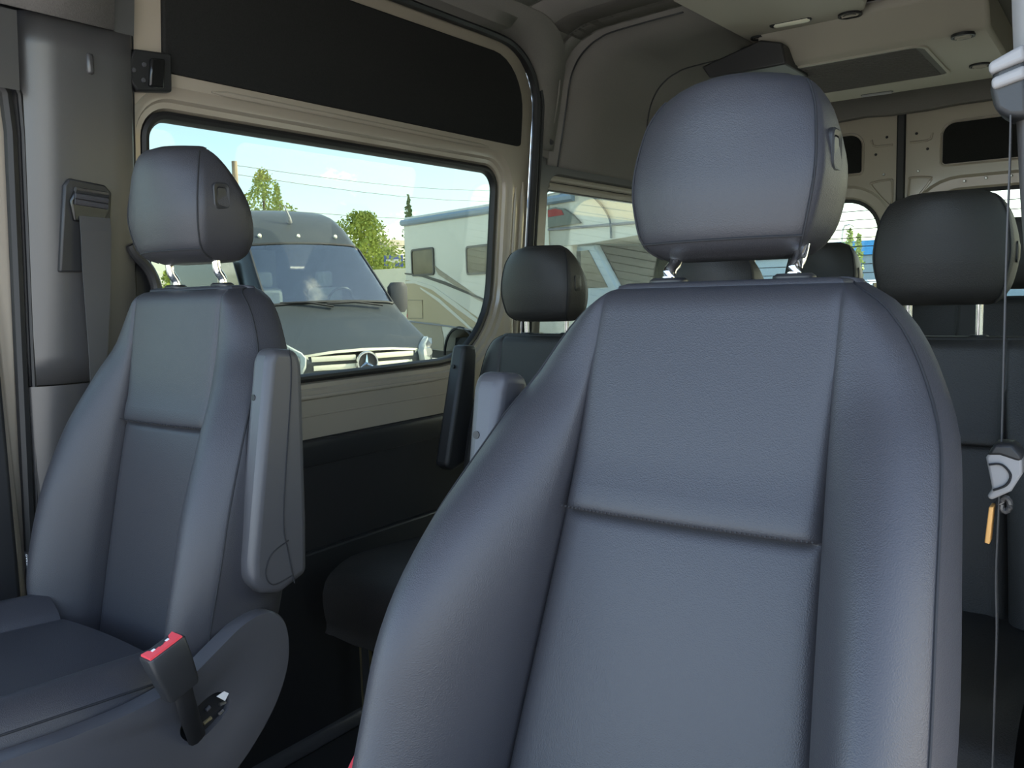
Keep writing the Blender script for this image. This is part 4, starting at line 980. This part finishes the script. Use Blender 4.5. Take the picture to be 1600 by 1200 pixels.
# graphics
decal('tan_panel', [(.015, .62), (.015, 1.36), (.5, 1.33), (1.1, 1.20), (1.9, .92), (2.7, .62), (4.5, .40), (4.5, .45), (2.81, .42)], TAN, mh, .010)
decal('white_swoosh', [(0.015, 1.345), (.4, 1.345), (1.1, 1.22), (2.0, .88), (2.9, .50), (2.9, .45), (1.9, .82), (1.05, 1.16), (.4, 1.29), (.015, 1.30)], CREAM, mh, .016)
decal('white_swoosh', [(0.6, 1.22), (1.3, 1.00), (2.2, .58), (2.45, .45), (2.38, .44), (2.1, .57), (1.25, .95), (.6, 1.19)], CREAM, mh, .016)
decal('brown_swoosh', [(-.0, 1.50), (.7, 1.445), (1.5, 1.30), (2.75, .99), (2.9, .92), (2.7, .97), (1.5, 1.24), (.7, 1.40), (0, 1.475)], BROWN, mh, .014)
decal('tan_stripe', [(1.1, 1.62), (1.35, 1.5), (2.6, 1.02), (2.85, .90), (2.5, .99), (1.3, 1.42)], SKIRT, mh, .012)
decal('skirt_panel', [(.015, .12), (.015, .60), (1.3, .57), (1.40, .30), (1.38, .08)], SKIRT, mh, .012)
decal('skirt_panel', [(2.62, .05), (2.5, .35), (2.2, .55), (2.9, .43), (5.0, .40), (5.0, .1)], SKIRT, mh, .012)
obj('skirt_trim', MB().tube([ml(.02, .02, .585), ml(1.5, .02, .52), ml(2.9, .02, .43)], .018, 6), TRIM_L, mh)
for (l0, l1, h0, h1) in ((.30, 1.16, 1.42, 1.92), (2.27, 3.15, 1.38, 1.86)):
    o_ = rrect(l0, l1, h0, h1, .07, 4, 2); i_ = rrect(l0 + .035, l1 - .035, h0 + .035, h1 - .035, .05, 4, 2)
    w_ = obj('side_window', MB().loft([[ml(l, -.01, h) for l, h in o_], [ml(l, .03, h) for l, h in o_], [ml(l, .03, h) for l, h in i_], [ml(l, .01, h) for l, h in i_]]), BROWN, mh)
    obj('window_pane', MB().loft([[ml(l, .012, h) for l, h in i_], [ml(l, .016, h) for l, h in i_]], True, True, True), mat('curtained_glass', (.13, .10, .055), .15, spec=.4, var=(2.2, .75)), w_, smooth=False)
cd = [(.07, .645), (.07, .985), (.67, .975), (.66, .645)]
obj('locker_door', mside(cd, .008, .020), TAN, mh, smooth=False, bevel=.006)
obj('locker_frame', MB().tube([ml(l, .018, h) for l, h in cd + cd[:1]], .010, 6), SKIRT, mh)
decal('side_reflector', [(.03, .66), (.03, .72), (.06, .72), (.06, .66)], RED, mh, .022)
decal('side_plate', [(.72, .20), (.72, .30), (.98, .29), (.98, .19)], WHITE, mh, .022)
for l in (1.98, 6.22):
    wh = obj('wheel', MB().disc(ml(l, -.45, -.04), MN, .44, .36, 24), TYRE, mh)
    obj('wheel_hub', MB().disc(ml(l, -.09, -.04), MN, .26, .02, 20, .22), STEEL, wh)
obj('wheel_arch', MB().tube([ml(1.98 + .56 * math.cos(a), .01, .0 + .50 * math.sin(a)) for a in [PI * k / 12 for k in range(13)]], .03, 6), BLACK, mh)
obj('underbody', MB().loft([[ml(l, o, h) for l, h in ((.1, -.1), (.1, .3), (5.6, .3), (5.6, -.1))] for o in (-.25, -2.2)], True, True, True), BLACK, mh, smooth=False)

# ---- trees: leaf clusters on trunks
LEAF = mat('leaf_green', (0.27, 0.33, 0.06), 0.7, var=(1.5, .35))
LEAFD = mat('conifer_green', (0.10, 0.16, 0.05), 0.8, var=(1.5, .3))
BARK = mat('bark', (.09, .065, .045), .9)
def tree(x, y, h, rad, label, m, cone=False, n=1500, low=.25, group=None, d_=30):
    rnd = random.Random(int(x * 31 + y * 17))
    r = empty('tree' if not cone else 'conifer_tree', (x, y, GZ), label, 'tree', group)
    obj('trunk', MB().tube([(x, y, GZ), (x + .05, y, GZ + h * .5), (x, y + .05, GZ + h * .93)], [h * .025, h * .018, .02], 8), BARK, r)
    vsx, fs = [], []
    ph = [rnd.random() * 6.28 for _ in range(6)]
    for i in range(n):
        t = rnd.random() ** (1.5 if cone else 1.0); a = rnd.random() * 2 * PI
        pr = ((1 - t) ** .8 * .95 + .03) if cone else math.sin(PI * (.10 + .86 * t)) ** .6
        nz = 1 + .30 * math.sin(3 * a + ph[0] + 9 * t) + .25 * math.sin(5 * a - 17 * t + ph[1]) + .2 * math.sin(31 * t + 2 * a + ph[2])
        if cone: nz *= .75 + .45 * abs(math.sin(11 * t + .6 * math.sin(a + ph[3])))
        q = rad * pr * nz * math.sqrt(rnd.random()) * 1.05
        zz = low + (1 - low) * t + rnd.gauss(0, .012)
        c = Vector((x + q * math.cos(a), y + q * math.sin(a), GZ + h * zz))
        s_ = .050 * (d_ / 30) * (.6 + rnd.random())
        u_ = Vector((rnd.gauss(0, 1), rnd.gauss(0, 1), rnd.gauss(0, 1))).normalized(); w_ = u_.orthogonal().normalized()
        k = len(vsx); vsx += [c - u_ * s_, c + w_ * s_ * .6, c + u_ * s_, c - w_ * s_ * .6]; fs.append((k, k + 1, k + 2, k + 3))
    o = obj('foliage', MB().add(vsx, fs), m, r, smooth=False); o['kind'] = 'stuff'
    return r
def tree_at(u, vtop, d, wpx, label, m, **kw):
    p = at(u, vtop, d); h = p.z - GZ; tree(p.x, p.y, h, wpx / F * d / 2, label, m, d_=d, **kw)
tree_at(408, 268, 30, 190, 'bright green conifer rising behind the dark parked van roof, left', LEAF, cone=True, n=5000)
tree_at(432, 288, 34, 66, 'small green treetop just right of the left conifer', LEAF, cone=True)
tree_at(566, 333, 34, 95, 'broad light green tree between the dark van and the motorhome', LEAF, n=9000, low=.12)
tree_at(604, 388, 40, 60, 'low light green bush at the fence between van and motorhome', LEAF, n=4500, low=.05)
tree_at(638, 308, 44, 34, 'tall narrow dark conifer just left of the motorhome roof edge', LEAFD, cone=True)
tree_at(262, 424, 22, 40, 'green tree seen under the passenger headrest', LEAF, n=1800, low=.02)
tree_at(308, 420, 23, 46, 'yellow green shrubbery seen behind the passenger headrest posts', LEAF, n=1800, low=.02)
tree_at(876, 285, 40, 26, 'thin treetop above the motorhome cab-over pod', LEAFD, cone=True)
tree_at(1328, 358, 46, 15, 'small tree seen through the rear door window', LEAF, n=700)
tree_at(1342, 366, 48, 12, 'smaller tree right of another through the rear door window', LEAF, n=600)
# wooden pole and wires
p = at(366, 252, 36)
up = empty('utility_pole', (p.x, p.y, GZ), 'wooden utility pole with thin wires behind the parked van', 'pole')
obj('post', MB().tube([(p.x, p.y, GZ), (p.x, p.y, p.z)], [.16, .12], 10), mat('pole_wood', (.30, .24, .17), .9), up)
for i, (v0, v1) in enumerate(((258, 300), (272, 318), (322, 336))):
    a, b = at(366, v0, 36.0), at(900, v1 - 8, 60.0)
    obj('wire', MB().tube([a.lerp(b, k / 8) - Vector((0, 0, .6 * math.sin(PI * k / 8))) for k in range(9)], .012, 5), BLACK, up)
# pale wall, sign and light building between van and motorhome
a, b = at(560, 424, 31), at(660, 424, 29)
wall = tag(obj('boundary_wall', MB().add([(a.x - 4, a.y - 1.2, GZ), (b.x + 4, b.y, GZ), (b.x + 4, b.y + .3, GZ), (a.x - 4, a.y - .9, GZ), (a.x - 4, a.y - 1.2, a.z), (b.x + 4, b.y, a.z), (b.x + 4, b.y + .3, a.z), (a.x - 4, a.y - .9, a.z)], [(0, 3, 2, 1), (4, 5, 6, 7), (0, 1, 5, 4), (1, 2, 6, 5), (2, 3, 7, 6), (3, 0, 4, 7)]), mat('wall_cream', (.90, .82, .60), .8), smooth=False), 'cream boundary wall between parked van and motorhome', 'wall')
p = at(615, 408, 38); dx = ray(615, 408).cross(Vector((0, 0, 1))).normalized()
sg_ = empty('roadside_sign', (p.x, p.y, GZ), 'blue and white roadside sign beside the motorhome rear', 'sign')
def quadslab(name, c, ww, hh, m, par, th=.15):
    fwd = Vector((dx.y, -dx.x, 0))
    ps = [c + dx * x + fwd * o + Vector((0, 0, z)) for o in (0, th) for x, z in ((-ww, -hh), (ww, -hh), (ww, hh), (-ww, hh))]
    return obj(name, MB().add(ps, [(0, 1, 2, 3), (7, 6, 5, 4), (0, 4, 5, 1), (1, 5, 6, 2), (2, 6, 7, 3), (3, 7, 4, 0)]), m, par, smooth=False)
BLUEW = mat('sign_blue', (.10, .14, .42), .5)
fw_ = Vector((dx.y, -dx.x, 0)); tcam = (CP - p); tcam.z = 0; sgnf = 1 if fw_.dot(tcam) > 0 else -1
quadslab('sign_panel', p, .42, .26, BLUEW, sg_)
quadslab('sign_stripe', p + fw_ * (sgnf * .16 if sgnf > 0 else -.01), .33, .07, WHITE, sg_, .01)
obj('sign_post', MB().tube([(p.x, p.y, GZ), (p.x, p.y, p.z - .2)], .06, 8), STEEL, sg_)
p = at(598, 385, 60)
b_ = empty('white_building', (p.x, p.y, GZ), 'small white building far behind the fence', 'building')
obj('wall', MB().box((p.x - 1.5, p.y - 1, GZ), (p.x + 1.5, p.y + 3, p.z)), CREAM, b_, smooth=False)
obj('roof', MB().prism([(p.x - 1.7, p.y - 1.2, p.z), (p.x + 1.7, p.y - 1.2, p.z), (p.x, p.y - 1.2, p.z + .5)], (0, 4.4, 0)), SKIRT, b_, smooth=False)

# ---- behind the rear doors: blue-roofed building, pickups, lamp post
q0 = at(1345, 383, 60)
bb = empty('blue_roof_building', (q0.x, q0.y, GZ), 'long low building with a blue roof edge beyond the rear door window', 'building')
obj('wall', MB().box((q0.x - 16, q0.y, GZ), (q0.x + 14, q0.y + 8, q0.z - .7)), mat('building_grey', (.30, .36, .40), .7), bb, smooth=False)
obj('roof_edge', MB().box((q0.x - 16.3, q0.y - .3, q0.z - .7), (q0.x + 14.3, q0.y + 8.3, q0.z + .3)), mat('roof_blue', (.06, .30, .62), .5), bb, smooth=False)
p = at(1316, 352, 45); pe = at(1334, 353, 45)
tag(obj('lamp_post', MB().tube(catmull([(p.x - .0, p.y, GZ), (p.x, p.y, p.z - .6), (p.x + .3, p.y, p.z), tuple(pe)], 4), .05, 6), STEEL), 'slim lamp post beyond the rear door window', 'lamp post')
TRW = mat('truck_white', (.75, .76, .78), .3, coat=.5)
def pickup(c, a, label, m):
    c = Vector((c.x, c.y, GZ)); u_ = Vector((math.cos(a), math.sin(a), 0)); w_ = Vector((-u_.y, u_.x, 0))
    def pl(l, w, h): return c + u_ * l + w_ * w + Vector((0, 0, h))
    r = empty('pickup_truck', c, label, 'pickup truck', 'parked pickups behind')
    prof = [(-2.7, .55), (-2.7, 1.25), (-.9, 1.28), (-.9, 1.12), (.9, 1.15), (2.5, 1.08), (2.75, .95), (2.78, .5), (2.2, .45), (-2.2, .45)]
    def side(p_, w0, w1): return MB().loft([[pl(l, w0, h) for l, h in p_], [pl(l, w1, h) for l, h in p_]], True, True, True)
    obj('body', side(prof, -.98, .98), m, r, smooth=False, bevel=.05)
    obj('cab', side([(-.95, 1.1), (-.85, 1.80), (-.7, 1.86), (.35, 1.86), (.55, 1.78), (1.05, 1.12)], -.86, .86), m, r, smooth=False, bevel=.04)
    for s_ in (-1, 1):
        obj('side_window', side([(-.78, 1.22), (-.72, 1.74), (.38, 1.74), (.78, 1.22)], s_ * .855, s_ * .872), DARKG, r, smooth=False)
        for l in (-1.75, 1.75): obj('wheel', MB().disc(pl(l, s_ * .72, .38), w_ * s_, .38, .27, 20), TYRE, r)
        obj('tail_light', MB().loft([[pl(-2.74, s_ * w, h) for w, h in ((.80, .80), (.98, .80), (.98, 1.22), (.80, 1.22))], [pl(-2.66, s_ * w, h) for w, h in ((.80, .80), (.99, .80), (.99, 1.22), (.80, 1.22))]], True, True, True), RED, r, smooth=False)
    obj('rear_window', MB().loft([[pl(-.93, w, h) for w, h in ((-.7, 1.2), (.7, 1.2), (.64, 1.72), (-.64, 1.72))], [pl(-.88, w, h) for w, h in ((-.7, 1.2), (.7, 1.2), (.64, 1.72), (-.64, 1.72))]], True, True, True), DARKG, r, smooth=False)
    obj('windscreen', MB().loft([[pl(l, w, h) for l, w, h in ((.62, -.72, 1.74), (.62, .72, 1.74), (1.02, .76, 1.18), (1.02, -.76, 1.18))], [pl(l - .06, w, h) for l, w, h in ((.62, -.72, 1.74), (.62, .72, 1.74), (1.02, .76, 1.18), (1.02, -.76, 1.18))]], True, True, True), DARKG, r, smooth=False)
    return r
pickup(at(1205, 425, 30), 2.9, 'white pickup truck with red tail light, seen under the driver headrest', TRW)
pickup(at(1358, 413, 40), 2.6, 'white pickup truck just left of the raised rear headrest', TRW)
